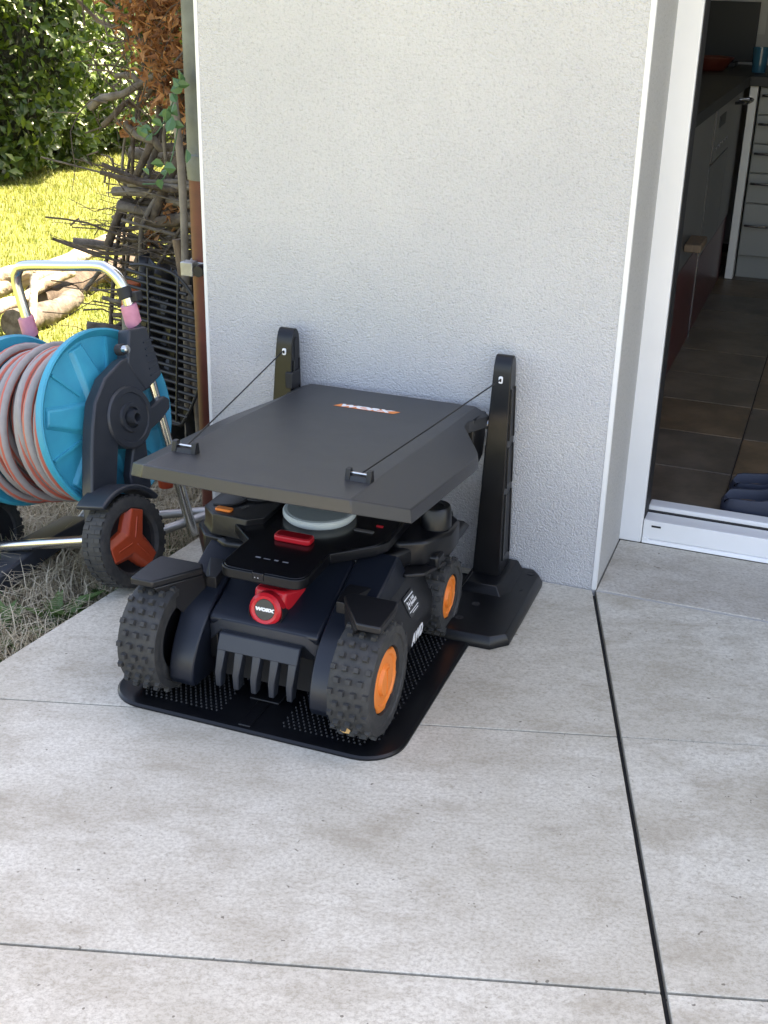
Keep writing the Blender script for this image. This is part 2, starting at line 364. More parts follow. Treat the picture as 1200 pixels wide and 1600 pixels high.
m = MB(); m.box(.0535, 1.745, .3455, .352, .0, .063); m.build('gasket', M['gasket'], dfo, smooth=0)
m = MB(); m.box(.0535, 1.745, .3525, .395, .0, .074); m.build('sliding_rail', M['pvc'], dfo, bev=.003)
m = MB(); m.box(.073, .095, .2908, .2922, .044, .0485); m.build('drain_slot', M['gasket'], dfo, smooth=0)
m = MB(); m.box(.0535, .068, .2885, .2918, .008, .016); m.build('end_cap', M['pvc'], dfo, bev=.001)
m = MB(); m.box(.0524, .0545, .30, .37, .06, 2.12); m.build('gasket', M['gasket'], dfo, smooth=0)

# interior: closed dark kitchen
FZ = .05
m = MB(); m.box(HX + .3005, 6.69, .3005, 6.695, HH - .55, HH - .5); m.build('ceiling', M['room'], house, smooth=0)
m = MB(); m.box(HX + .301, .6, 3.86, 3.92, FZ, HH - .56); m.build('inner_wall', M['room'], house, smooth=0)
m = MB(); m.box(2.0, 2.06, .37, 3.9, FZ, HH - .56); m.build('inner_wall', M['room'], house, smooth=0)
m = MB(); m.box(.6, 2.0, 4.6, 4.66, FZ, HH - .56); m.build('inner_wall', M['room'], house, smooth=0)
kf = link(tag(bpy.data.objects.new('kitchen_floor', None), 'kitchen floor of dark brown slate tiles', kind='structure'))
m = MB(); m.box(HX + .31, 6.6, .396, 6.6, -.1, FZ - .004); m.build('floor_grout', mat('grout', (.05, .045, .04), .9), kf, smooth=0)
slates = [mat('slate_%d' % i, c, .42, var=tuple(v * 1.7 for v in c), vscale=7, vdetail=9, bump=.6, bscale=18, bdist=.004, ramp=(.42, .62)) for i, c in enumerate(
    ((.135, .088, .05), (.115, .088, .062), (.095, .075, .056), (.125, .084, .05), (.105, .082, .06)))]
for i in range(-3, 6):
    for j in range(0, 12):
        x0 = .218 + (i - 1) * .30; y0 = .40 + (j - 1) * .295 + (.0 if i % 2 else .0)
        if y0 + .29 < .40: continue
        m = MB(); m.box(x0 + .0015, x0 + .2985, max(y0, .397) + .0015, y0 + .2935, FZ - .01, FZ + random.uniform(0, .0012))
        m.build('floor_tile', random.choice(slates), kf, bev=.002, smooth=0, seg=1)

def box_obj(name, mt, parent, *b, bev=.002):
    m = MB(); m.box(*b); return m.build(name, mt, parent, bev=bev)
KX = -.075
kc = thing('red_cabinet', 'dark red low kitchen cabinet just inside the doorway', 'cabinet', (0, 0, FZ))
box_obj('carcass', M['kitred'], kc, -.64, KX - .02, .42, 2.05, 0, .80)
box_obj('door', M['kitred'], kc, KX - .019, KX, .425, 1.22, .09, .55); box_obj('door', M['kitred'], kc, KX - .019, KX, 1.225, 2.035, .0, .335); box_obj('upper_panel', M['kitgrey'], kc, KX - .019, KX, 1.225, 2.035, .34, .79)
box_obj('drawer', M['kitred'], kc, KX - .019, KX, .425, 1.22, .555, .79)
box_obj('edge_strip', M['steel'], kc, KX - .015, KX + .002, 2.037, 2.047, .0, .30, bev=0)
h = MB(); h.box(KX + .002, KX + .055, 1.55, 1.72, .40, .425); h.build('pull_rail', M['stake'], kc, bev=.004)
ko = thing('oven_cabinet', 'grey kitchen cabinet with built-in oven under the black worktop', 'oven', (0, 0, FZ))
box_obj('carcass', M['kitgrey'], ko, -.64, KX - .02, 2.055, 3.06, 0, .80)
box_obj('front_panel', M['kitgrey'], ko, KX - .019, KX, 2.63, 3.05, .28, .79)
box_obj('front_panel', M['kitgrey'], ko, KX - .019, KX, 2.06, 2.625, .28, .60)
box_obj('plinth_panel', M['kitred'], ko, KX - .019, KX - .003, 2.06, 3.05, .0, .272)
ov = box_obj('control_panel', M['kitgrey'], ko, KX - .019, KX + .004, 1.95 + .11, 2.625, .61, .79)
box_obj('display', M['worktop'], ov, KX + .004, KX + .006, 2.15, 2.35, .72, .76, bev=0)
for k in range(5):
    h = MB(); h.lathe([(0, .006), (.004, .006)], (KX + .004, 2.12 + .09 * k, .655), 'x', 8); h.build('button', M['steel'], ov)
h = MB(); h.tube(bezier([(KX, 2.70, .76), (KX + .05, 2.70, .765), (KX + .05, 2.86, .765), (KX, 2.86, .76)], 4), .006, 8); h.build('handle', M['steel'], ko)
wt = thing('worktop', 'black kitchen worktop above the oven', 'worktop', (0, 0, FZ + .80))
box_obj('slab', M['worktop'], wt, -.66, KX + .02, .42, 3.03, .001, .04); box_obj('slab', M['worktop'], wt, -.66, .62, 3.035, 3.80, .001, .04)
kd = thing('drawer_unit', 'pale drawer unit with bow handles at the back of the kitchen', 'drawers', (0, 0, FZ))
box_obj('carcass', M['kitlight'], kd, -.015, .62, 3.10, 3.75, .10, .80); box_obj('plinth', M['kitlight'], kd, -.015, .62, 3.13, 3.15, 0, .098)
box_obj('end_panel', M['kitwhite'], kd, -.055, -.022, 3.065, 3.74, .0, .80)
for z0, z1 in ((.69, .795), (.575, .685), (.455, .57), (.33, .45), (.105, .325)):
    f = box_obj('drawer_front', M['kitlight'], kd, -.012, .60, 3.08, 3.10, z0, z1)
    h = MB(); zc = (z0 + z1) / 2 + .02; h.tube(bezier([(.0, 3.08, zc), (.005, 3.035, zc + .004), (.09, 3.035, zc + .004), (.095, 3.08, zc)], 4), .0055, 8); h.build('handle', M['steel'], f)
tv = thing('black_screen', 'black screen standing at the back of the worktop', 'screen', (-.25, 3.6, FZ + .841))
box_obj('panel', M['worktop'], tv, -.19, .15, 0, .03, .02, .27); box_obj('foot', M['worktop'], tv, -.1, .08, -.05, .06, 0, .019)
m = MB(); m.lathe([(0, .04), (.0, .06), (.05, .10), (.055, .10), (.052, .095), (.006, .055)], (-.25, 3.25, FZ + .842), 'z', 24)
tag(m.build('red_bowl', mat('red_bowl', (.10, .018, .010), .45)), 'dull red bowl on the black worktop in the dark kitchen', 'bowl')
m = MB(); m.lathe([(0, .028), (.10, .034), (.10, .031), (.006, .025)], (-.045, 3.25, FZ + .842), 'z', 20)
tag(m.build('glass_tumbler', M['blueglass']), 'blue tumbler on the worktop beside the black screen', 'glass')
nb = thing('paper_note', 'written paper note pinned on the kitchen wall', 'note', (-.2, 3.857, 1.02))
box_obj('sheet', M['paper'], nb, -.12, .115, -.004, 0, .0, .30, bev=0)
ls = MB()
for k in range(6): ls.box(-.09, random.uniform(-.02, .08), -.0052, -.0042, .05 + k * .035, .056 + k * .035)
ls.build('handwriting', M['gasket'], nb, smooth=0)

# ------------------------------------------------------------------ clogs inside the doorway
def clog(name, label, loc, rz):
    t = thing(name, label, 'shoe', loc, rz)
    xs = [0, .006, .018, .035, .06, .09, .118, .122, .14, .17, .205, .24, .265, .28, .286]
    hws = [.012, .024, .033, .038, .040, .041, .042, .042, .044, .048, .051, .048, .038, .024, .010]
    dome = [.030, .040, .046, .048, .048, .050, .058, .070, .076, .076, .070, .058, .046, .034, .022]
    rings = []
    for x, hw, h in zip(xs, hws, dome):
        r_ = [(x, -hw * .9, 0), (x, -hw, .012)]; op = .012 < x < .119
        for k in range(15):
            y = hw * (-1 + 2 * k / 14); e = abs(y) / hw
            if op: z = h if e > .78 else .024
            else: z = .016 + (h - .016) * max(0, 1 - e ** 3.2) ** .6
            r_.append((x, y * (.98 if op else .995), z))
        r_ += [(x, hw, .012), (x, hw * .9, 0)]; rings.append(r_)
    m = MB(); m.loft(rings); m.build('upper', M['navy'], t, smooth=50)
    m = MB(); m.prism([(.066 + .046 * math.cos(2 * math.pi * k / 20), .026 * math.sin(2 * math.pi * k / 20)) for k in range(20)], .0235, .026); m.build('insole', M['insole'], t)
    for e in (-1, 1): m = MB(); m.lathe([(0, 0), (0, .006), (.003, .005), (.003, 0)], (.128, e * .0405, .052), 'y', 10); m.build('rivet', M['navy'], t)
    return t
clog('clog', 'navy foam clog nearest the sliding rail', (.215, .445, FZ + .001), R(6))
clog('clog', 'navy foam clog behind its pair, farther into the kitchen', (.225, .555, FZ + .001), R(11))

# ------------------------------------------------------------------ charging station
XC = -.475
st = thing('charging_station', 'black mower charging station with tilted roof, two posts and studded mat', 'charging station', (XC, -.4, 0))
def sy(y): return y + .4                      # world y -> station local
# mat with rounded front corners and a raised lip
def mat_outline(d, rf=.075):
    x = .2865 - d; y0 = sy(-.794) + d; y1 = sy(-.05)
    r = rf - d
    return arc(x - r, y0 + r, r, 270, 360, 8) + [(x, y1), (-x, y1)] + arc(-x + r, y0 + r, r, 180, 270, 8)
m = MB(); o0 = mat_outline(0); o1 = mat_outline(.004); o2 = mat_outline(.016); o3 = mat_outline(.034)
m.loft([[(*p, .0008) for p in o0], [(*p, .004) for p in o0], [(*p, .0075) for p in o1], [(*p, .0085) for p in o2], [(*p, .0065) for p in o3]])
mato = m.build('mat', M['plastic'], st, smooth=30)
m = MB(); m.box(-.012, .012, sy(-.783), sy(-.70), .0062, .0098); m.box(-.03, .03, sy(-.70), sy(-.60), .0062, .0125); m.build('centre_rib', M['plastic'], mato, bev=.002)
studs = MB(); ky = 0
y = -.755
while y < -.10:
    xx = -.235 + (.0052 if ky % 2 else 0)
    while xx < .24:
        if abs(xx) > .06 and not (y < -.735 and abs(xx) > .222):
            r = .0024; studs.loft([[(xx + r * math.cos(a), sy(y) + r * math.sin(a), .0062) for a in [k * math.pi / 3 for k in range(6)]],
                                   [(xx + .45 * r * math.cos(a), sy(y) + .45 * r * math.sin(a), .0094) for a in [k * math.pi / 3 for k in range(6)]]])
        xx += .0104
    y += .0090; ky += 1
tag(studs.build('studs', M['gasket'], mato, smooth=0), kind='stuff')
# posts
for s in (1, -1):
    P = MB()
    def ring(z, hw, yf, yb, xc): return [((xc - hw) * s, sy(yf), z), ((xc + hw) * s, sy(yf), z), ((xc + hw) * s, sy(yb), z), ((xc - hw) * s, sy(yb), z)]
    def PF(z):                                # front face y, centre x, half width at height z
        k = z / .50; return -.112 + .050 * k, .251 - .003 * k, .0315 - .0125 * k
    rr = []
    for z in (.045, .15, .30, .45, .49, .505, .515, .5215, .5235):
        yf, xc, hw = PF(min(z, .5)); yb = -.022 + .002 * z
        if z > .49:
            q = (z - .49) / .0336; q = min(1, q); mid = (yf + yb) / 2; hd = (yb - yf) / 2 * math.sqrt(max(.03, 1 - q * q)); yf, yb = mid - hd, mid + hd
        rr.append(ring(z, hw, yf, yb, xc))
    P.loft(rr); po = P.build('post', M['plastic'], st, bev=.0035)
    # framed pockets on the outer and inner side
    for side in (1, -1):
        if (s == -1 and side == 1): continue
        for z0, z1 in ((.075, .225), (.24, .33), (.345, .455)) if side * s > 0 else ((.075, .225), (.24, .33)):
            F = MB()
            def sp(z, k, e=.0): yf, xc, hw = PF(z); return ((xc + side * (hw + e)) * s, sy(yf + (-.022 - yf) * k), z)
            F.loft([[sp(z0, .22, -.001), sp(z0, .84, -.001), sp(z1, .84, -.001), sp(z1, .22, -.001)], [sp(z0 + .004, .28, .0006), sp(z0 + .004, .78, .0006), sp(z1 - .004, .78, .0006), sp(z1 - .004, .28, .0006)]])
            F.build('side_pocket', M['gasket'], po, smooth=0)
            for za, zb, ka, kb in ((z0, z1, .17, .27), (z0, z1, .80, .90)):
                G = MB(); G.loft([[sp(za, ka, -.001), sp(za, kb, -.001), sp(zb, kb, -.001), sp(zb, ka, -.001)], [sp(za, ka, .003), sp(za, kb, .003), sp(zb, kb, .003), sp(zb, ka, .003)]]); G.build('side_rib', M['plastic'], po, bev=.001)
    if s == -1:                               # finger slot near the top of the far post
        G = MB(); yf, xc, hw = PF(.48)
        pts = [(sy(-.048), .452), (sy(-.034), .452)] + arc(sy(-.041), .488, .011, 0, 180, 6); pts = [(sy(-.051), .445), (sy(-.032), .445)] + arc(sy(-.0415), .495, .0105, 0, 180, 8)
        G.prism(pts, -(xc - hw) - .004, -(xc - hw) + .0012, 'x'); G.build('finger_slot', M['gasket'], po, smooth=0)
        G = MB(); G.box(-(xc - hw) - .012, -(xc - hw) + .006, sy(-.075), sy(-.03), .395, .432); G.build('hinge_pocket', M['gasket'], po, bev=.002)
    G = MB(); yf, xc, hw = PF(.476); G.prism([(x * s, z) for x, z in rrect(xc - .006, xc + .003, .468, .483, .003, 3)], sy(yf) - .0025, sy(yf) + .003, 'y'); G.build('cable_eye', M['white'], po, bev=.0008)
    G = MB(); G.prism([(x * s, z) for x, z in rrect(xc - .0035, xc + .0005, .472, .479, .0015, 2)], sy(yf) - .0032, sy(yf) - .0022, 'y'); G.build('eye_hole', M['gasket'], po, smooth=0)
    # foot plate
    F = MB()
    xo, xi = .362, .205
    def fo(d, z): return [(x * s, sy(y), z) for x, y in ((xi, -.345 + d), (.330 - d * .4, -.345 + d), (xo - d, -.312), (xo - d, -.030), (xo - .022 - d * .5, -.008), (xi, -.008))]
    F.loft([fo(0, .001), fo(0, .012), fo(.009, .026), fo(.016, .027)]); ft = F.build('foot', M['plastic'], st, bev=.003)
    F = MB()
    def pl(d, z, b=0): return [(x * s, sy(y), z) for x, y in ((.210 + d, -.165 + d), (.300 - d, -.165 + d), (.318 - d * 1.6, -.13 + d * .4), (.312 - d, -.012), (.210 + d, -.012))]
    F.loft([pl(0, .026), pl(.012, .044), pl(.016, .0455)]); F.build('plinth', M['plastic'], ft, bev=.002)
    for hx, hy in ((.262, -.215), (.247, -.285), (.300, -.03) if s == 1 else (.262, -.25), (.335, -.030)):
        G = MB(); G.lathe([(.0266, .0085), (.0278, .0095), (.0274, .0065), (.0268, .0)], (hx * s, sy(hy), 0), 'z', 18); G.build('screw_recess', M['gasket'], ft)
    # hinge arm that carries the roof
    G = MB(); G.prism([(sy(-.135), .335), (sy(-.115), .30), (sy(-.085), .287), (sy(-.05), .30), (sy(-.04), .34), (sy(-.04), .395), (sy(-.13), .405)], .172 * s, .214 * s, 'x'); G.build('hinge_arm', M['plastic'], st, bev=.004)
    G = MB(); G.tube([(.19 * s, sy(-.062), .375), (.245 * s, sy(-.062), .375)], .011, 14); G.build('hinge_pin', M['steel'] if s == 1 else M['plastic'], st)
# roof: flat centre panel rising to the front, bevelled flanks, skirt
def RZ(y): return .406 - .092 * (y + .06)
def roof_pt(x, y, d=0): return (x, sy(y), RZ(y) - max(0, (abs(x) - .19)) * .42 - d)
half = [(0, -.764), (.188, -.757), (.264, -.672), (.272, -.335), (.271, -.305), (.266, -.284), (.254, -.262), (.234, -.230), (.210, -.190), (.207, -.155), (.226, -.055), (.190, -.046), (0, -.046)]
full = half + [(-x, y) for x, y in half[-2:0:-1]]
Rm = MB(); n = len(half)
top = []
# top surface: centre + flanks as strips so that the creases stay sharp
cen = [(-.19, -.757), (0, -.764), (.19, -.757), (.19, -.046), (0, -.046), (-.19, -.046)]
fl = [(.19, -.757), (.264, -.672), (.272, -.335), (.271, -.305), (.266, -.284), (.254, -.262), (.234, -.230), (.210, -.190), (.207, -.155), (.226, -.055), (.19, -.046)]
bm = bmesh.new()
def face(pts, d=0, flip=False):
    v = [bm.verts.new(roof_pt(x, y, d)) for x, y in pts]
    f = bm.faces.new(v[::-1] if flip else v); return f
for sgn in (0,): face(cen)
face(fl); face([(-x, y) for x, y in fl][::-1])
bmesh.ops.remove_doubles(bm, verts=bm.verts, dist=1e-5)
edge = [e for e in bm.edges if e.is_boundary]
r = bmesh.ops.extrude_edge_only(bm, edges=edge)
for v in [g for g in r['geom'] if isinstance(g, bmesh.types.BMVert)]:
    c = Vector((0, sy(-.40))); p = Vector((v.co.x, v.co.y)); k = .004
    v.co.z -= .024; v.co.x += k * math.copysign(1, v.co.x) if abs(v.co.x) > .1 else 0; v.co.y += -k if v.co.y < sy(-.6) else 0
low = [e for e in bm.edges if e.is_boundary]
r = bmesh.ops.extrude_edge_only(bm, edges=low)
for v in [g for g in r['geom'] if isinstance(g, bmesh.types.BMVert)]:
    v.co.x *= .975; v.co.y = sy(-.40) + (v.co.y - sy(-.40)) * .98
low = [e for e in bm.edges if e.is_boundary]
r = bmesh.ops.extrude_edge_only(bm, edges=low)
for v in [g for g in r['geom'] if isinstance(g, bmesh.types.BMVert)]: v.co.z += .016
bmesh.ops.holes_fill(bm, edges=[e for e in bm.edges if e.is_boundary])
bmesh.ops.recalc_face_normals(bm, faces=bm.faces)
me = bpy.data.meshes.new('roof'); bm.to_mesh(me); bm.free(); me.materials.append(M['roofpl']); me.shade_smooth(); me.set_sharp_from_angle(angle=R(12))
roof = link(bpy.data.objects.new('roof', me), st)
mod = roof.modifiers.new('bevel', 'BEVEL'); mod.width = .0035; mod.segments = 3; mod.limit_method = 'ANGLE'; mod.angle_limit = R(8)
# clips and cables
for s in (1, -1):
    xc = .165 * s; yc = -.655; z0 = RZ(yc); K = MB()
    pr = lambda h: [(sy(yc) - .010, z0 - .003), (sy(yc) + .010, z0 - .006), (sy(yc) + .006, z0 + h), (sy(yc) - .005, z0 + h)]
    K.prism(pr(.009), xc - .0235, xc + .0235, 'x'); K.prism(pr(.020), xc - .0236, xc - .0145, 'x'); K.prism(pr(.0201), xc + .0145, xc + .0236, 'x')
    K.build('cable_clip', M['plastic_matt'], st, bev=.0012)
    a = Vector((.248 * s - .002, sy(-.0645), .476)); b = Vector((xc + .001, sy(yc) + .002, z0 + .011)); md = (a + b) / 2 - Vector((0, 0, .001))
    K = MB(); K.tube([a, md, b], .0015, 8); K.build('stay_cable', M['cable'], st)
    K = MB(); K.tube([(xc - .015, sy(yc) + .001, z0 + .012), (xc + .015, sy(yc) + .001, z0 + .012)], .002, 8); K.build('clip_pin', M['steel'], st)
# printed logo on the roof: orange slanted bar with white letters
tx = Vector((1, 0, 0)); tyv = Vector((0, 1, -.092))
lc = Vector((.0, sy(-.195), RZ(-.195) + .0004)); LM = frame(lc, tx, tyv)
K = MB(); K.prism([(-.070, -.0105), (.062, -.0105), (.070, .0105), (-.062, .0105)], 0, .0003, 'z', LM); lg = K.build('logo_bar', M['lorange'], roof, smooth=0)
text_mesh('logo_letters', 'WORX', M['white'], roof, frame(lc + Vector((-.006, 0, .0006)), tx, tyv), .0265, .25, 1.30, .0014, .0002)

# ------------------------------------------------------------------ robotic mower (local: x from the centre line, y world + .5)
mw = thing('robotic_mower', 'black four wheeled robotic mower with orange hubs parked on the charging mat', 'robot mower', (XC, -.5, .008))
def my(y): return y + .5
def P3(x, y, z): return (x, my(y), z - .008)
def Z(z): return z - .008
# wheels
def wheel(name, x, y, rad, wid, capr, s, rows):
    t = bpy.data.objects.new(name, None); t.empty_display_size = .02; link(t, mw); t.location = P3(x, y, rad + .006)
    T = MB(); r0 = rad * .955
    T.lathe([(-wid / 2 + .004, r0 * .62), (-wid / 2 + .001, r0 * .90), (-wid / 2, r0 * .965), (-wid / 2 + .003, r0 * .99), (-wid * .25, r0), (wid * .25, r0), (wid / 2 - .003, r0 * .99), (wid / 2, r0 * .965), (wid / 2, r0 * .84), (wid / 2 - .003, r0 * .82), (wid / 2 - .003, r0 * .62)], (0, 0, 0), 'x', 56, close=True)
    T.build('tyre', M['rubber'], t)
    K = MB(); kn = rad * .045 + .0035
    for i in range(rows):
        cols = (-.42, -.14, .14, .42) if i % 2 == 0 else (-.28, 0, .28)
        for c in cols:
            a = 2 * math.pi * (i + .5) / rows; hw = .0050; ht = kn if abs(c) < .3 else kn * .92
            Mx = Matrix.Rotation(a, 4, 'X') @ Matrix.Translation((c * wid, 0, r0 - (.001 if abs(c) < .3 else .003)))
            K.loft([[(-hw * 1.15, -hw * 1.15, -.002), (hw * 1.15, -hw * 1.15, -.002), (hw * 1.15, hw * 1.15, -.002), (-hw * 1.15, hw * 1.15, -.002)],
                    [(-hw * .8, -hw * .8, ht), (hw * .8, -hw * .8, ht), (hw * .8, hw * .8, ht), (-hw * .8, hw * .8, ht)]], Mx)
    tag(K.build('tread_knobs', M['rubber'], t, smooth=0), kind='stuff')
    D = MB(); D.lathe([(-wid / 2 + .002, 0), (-wid / 2 + .002, r0 * .63), (wid / 2 - .014, r0 * .63), (wid / 2 - .016, 0)], (0, 0, 0), 'x', 32); D.build('rim', M['plastic'], t)
    H = MB(); x0 = wid / 2 - .019
    def cap(rfun, xx): return [(xx * s, rfun(a) * math.cos(a), rfun(a) * math.sin(a)) for a in [2 * math.pi * k / 48 for k in range(48)]]
    sc = lambda a: capr * (1 - .085 * (math.cos(5 * a) > .45))
    H.loft([cap(sc, x0), cap(sc, x0 + .011), cap(lambda a: sc(a) * .95, x0 + .0135), cap(lambda a: capr * .80, x0 + .0145), cap(lambda a: capr * .74, x0 + .011), cap(lambda a: capr * .50, x0 + .011), cap(lambda a: capr * .45, x0 + .017), cap(lambda a: capr * .28, x0 + .018)])
    hc = H.build('hub_cap', M['orange'], t, smooth=30)
    G = MB(); G.box((x0 + .0185) * s - .0008, (x0 + .0185) * s + .0008, -capr * .08, capr * .08, -capr * .4, capr * .4); G.build('hub_ridge', M['orange'], hc)
    if s < 0: pass
    return t
wheel('front_wheel', .2045, -.700, .106, .076, .060, 1, 30)
wheel('front_wheel', -.2045, -.700, .106, .076, .060, -1, 30)
wheel('rear_wheel', .207, -.312, .080, .058, .046, 1, 24)
wheel('rear_wheel', -.207, -.312, .080, .058, .046, -1, 24)
B = MB()
# chassis
B.prism([(my(-.66), Z(.055)), (my(-.25), Z(.05)), (my(-.20), Z(.10)), (my(-.20), Z(.235)), (my(-.52), Z(.235)), (my(-.655), Z(.17))], -.150, .150, 'x')
B.build('chassis', M['plastic'], mw, bev=.008)
# hood: centre panel sloping down to the front
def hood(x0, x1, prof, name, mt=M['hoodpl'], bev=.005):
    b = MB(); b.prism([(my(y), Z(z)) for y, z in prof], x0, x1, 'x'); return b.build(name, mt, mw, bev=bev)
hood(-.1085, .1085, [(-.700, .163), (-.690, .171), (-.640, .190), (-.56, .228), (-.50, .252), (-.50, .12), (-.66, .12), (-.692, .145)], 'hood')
# brow over the bumper
b = MB(); b.loft([[P3(x, y, z) for x, y, z in ((-.112, -.690, .146), (-.084, -.700, .166), (.084, -.700, .166), (.112, -.690, .146), (.112, -.665, .135), (-.112, -.665, .135))],
                  [P3(x, y, z) for x, y, z in ((-.110, -.692, .112), (-.084, -.702, .146), (.084, -.702, .146), (.110, -.692, .112), (.110, -.665, .105), (-.110, -.665, .105))]]); b.build('brow', M['slate'], mw, bev=.002)
for s in (1, -1):
    b = MB(); b.box(min(.094 * s, .112 * s), max(.094 * s, .112 * s), my(-.692), my(-.64), Z(.075), Z(.128)); b.build('brow_cheek', M['plastic'], mw, bev=.003)
# bumper grille of five prongs
b = MB(); b.prism([(my(-.714), Z(.146)), (my(-.728), Z(.117)), (my(-.714), Z(.117)), (my(-.700), Z(.146))], -.0800, .0800, 'x'); b.box(-.073, .073, my(-.706), my(-.66), Z(.1205), Z(.1395)); bo = b.build('bumper', M['slate'], mw, bev=.0025)
for k in range(5):
    xc = -.0705 + k * .03525; b = MB(); hw = .0088
    path = [(-.7255, .1215), (-.7430, .080), (-.7420, .050)]
    inner = [(-.706, .119), (-.716, .080), (-.724, .050)]
    hws = (.0088, .0066, .0056)
    b.loft([[(xc - h_, my(p[0]), Z(p[1])), (xc + h_, my(p[0]), Z(p[1])), (xc + h_ * .9, my(q_[0]), Z(q_[1])), (xc - h_ * .9, my(q_[0]), Z(q_[1]))] for p, q_, h_ in zip(path, inner, hws)]); b.build('prong', M['slate'], bo, bev=.002)
b = MB(); b.box(-.10, .10, my(-.668), my(-.655), Z(.03), Z(.13)); b.build('bumper_back', M['gasket'], mw, smooth=0)
# arms beside the front wheels
for s in (1, -1):
    b = MB(); x0, x1 = .1125, .163
    sec = [(-.50, .252, .1105, .185), (-.56, .232, .1105, .186), (-.62, .206, .1105, .184), (-.660, .187, .1105, .178), (-.690, .170, .1105, .170), (-.715, .150, .111, .1655), (-.735, .126, .112, .1645), (-.750, .100, .113, .164), (-.756, .078, .114, .164), (-.757, .058, .115, .164), (-.750, .044, .116, .163)]
    rg = []
    for (y, z, a, c) in sec:
        dz = .07 if z > .14 else max(.012, z - .038); yb = y + (.10 if z < .17 else .06)
        rg.append([(a * s, my(y + .003), Z(z - .002)), ((a + .003) * s, my(y), Z(z)), ((c - .004) * s, my(y), Z(z)), (c * s, my(y + .004), Z(z - .003)), (c * s, my(yb), Z(z - dz)), (a * s, my(yb), Z(z - dz))])
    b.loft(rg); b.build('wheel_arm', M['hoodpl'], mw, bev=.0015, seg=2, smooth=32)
    # fender over the front wheel: plate with a lip, dropping to the arm
    b = MB()
    pl = [(.139, -.657), (.150, -.640), (.236, -.640), (.2415, -.671), (.2415, -.742), (.196, -.742)]; lo = pl
    b.loft([[(x * s, my(y), Z(.224)) for x, y in lo], [(x * s, my(y), Z(.238)) for x, y in pl]]); fo_ = b.build('fender', M['plastic_matt'], mw, bev=.003)
    b = MB(); b.loft([[(x * s, my(y), Z(z)) for x, y, z in ((.146, -.642, .2235), (.1395, -.656, .2235), (.195, -.740, .2235), (.200, -.735, .2235))],
                      [(x * s, my(y), Z(z)) for x, y, z in ((.150, -.60, .165), (.140, -.640, .168), (.160, -.700, .160), (.165, -.690, .155))]]); b.build('fender_web', M['plastic_matt'], fo_, bev=.002)
    # side skirt between the wheels
    b = MB(); rg = []
    for y, dx, zb, zt in ((-.645, -.030, .170, .216), (-.612, -.012, .105, .221), (-.585, 0, .052, .222), (-.50, .001, .046, .222), (-.40, 0, .062, .222), (-.372, -.006, .10, .218)):
        rg.append([(x * s, my(y), Z(z)) for x, z in ((.12, zt), (.163 + dx, zt), (.222 + dx, max(.118, zb + .012)), (.2215 + dx, max(.078, zb + .008)), (.206 + dx, zb), (.12, zb))])
    b.loft(rg); sk = b.build('side_skirt', M['plastic_matt'], mw, bev=.006, seg=3, smooth=50)
    b = MB(); b.prism([(my(-.42), Z(.225)), (my(-.24), Z(.225)), (my(-.20), Z(.20)), (my(-.42), Z(.195))], .150 * s, .238 * s, 'x'); b.build('rear_fender', M['plastic'], mw, bev=.006)
    if s == 1:
        # warranty sticker and drive lettering on the right skirt
        LM = frame((.2060, my(-.480), Z(.1495)), (0, 1, 0), (-.472, 0, .882))
        b = MB(); b.prism(rrect(-.027, .027, -.0205, .0205, .003, 3), -.0005, .0008, 'z', LM); sk2 = b.build('sticker', M['label'], sk, smooth=0)
        text_mesh('sticker_number', '2+1', M['white'], sk2, LM @ Matrix.Translation((-.0105, .001, .0010)), .0185, .2, .72, .0006, .0001)
        text_mesh('sticker_text', 'YEARS\nWARRANTY', M['white'], sk2, LM @ Matrix.Translation((.0105, .0025, .0010)), .0072, .2, .75, .0003, .0001)
        b = MB(); b.box(-.024, .022, .0130, .0150, .0008, .0011, LM); sk3 = b.build('sticker_line', M['white'], sk2, smooth=0)
        b = MB(); b.box(-.023, .023, -.0120, -.0106, .0008, .0011, LM); b.build('sticker_line', M['white'], sk2, smooth=0)
        b = MB(); b.box(-.012, .018, -.0160, -.0147, .0008, .0011, LM); b.build('sticker_line', M['white'], sk2, smooth=0)
        LM = frame((.2222, my(-.487), Z(.088)), (0, 1, 0), (0, 0, 1))
        text_mesh('drive_lettering', 'AWD', M['white'], sk, LM @ Matrix.Translation((0, 0, .0006)), .030, .25, .82, .0012, .0004)
# middle body under the deck
b = MB(); b.prism([(-.150, my(-.555)), (.150, my(-.52)), (.212, my(-.40)), (.212, my(-.24)), (.12, my(-.19)), (-.12, my(-.19)), (-.212, my(-.24)), (-.212, my(-.52))], Z(.205), Z(.246), 'z'); b.build('upper_body', M['plastic'], mw, bev=.008)
# deck with the nose that carries the controls
dk = [(-.083, -.655)] + arc(-.059, -.683, .024, 180, 270, 4) + arc(.059, -.683, .024, 270, 360, 4) + [(.083, -.585), (.150, -.521), (.163, -.497), (.163, -.30), (.12, -.24), (-.12, -.24), (-.163, -.30), (-.163, -.497), (-.150, -.521), (-.083, -.585)]
b = MB(); b.loft([[P3(x * .985, y + (.003 if y < -.6 else 0), .2555) for x, y in dk], [P3(x, y, .258) for x, y in dk], [P3(x, y, .276) for x, y in dk]]); deck = b.build('deck', M['plastic'], mw, bev=.0025)
b = MB(); b.prism([(x * .965, my(y + (.004 if y < -.6 else -.003))) for x, y in dk], Z(.2755), Z(.2775), 'z'); b.build('deck_panel', M['gloss'], deck, bev=.001)
b = MB(); b.prism([(x, my(y)) for x, y in rrect(-.014, .008, -.709, -.690, .002, 2)], Z(.264), Z(.2782), 'z'); b.build('sensor_window', M['gloss'], deck, bev=.001)
b = MB()
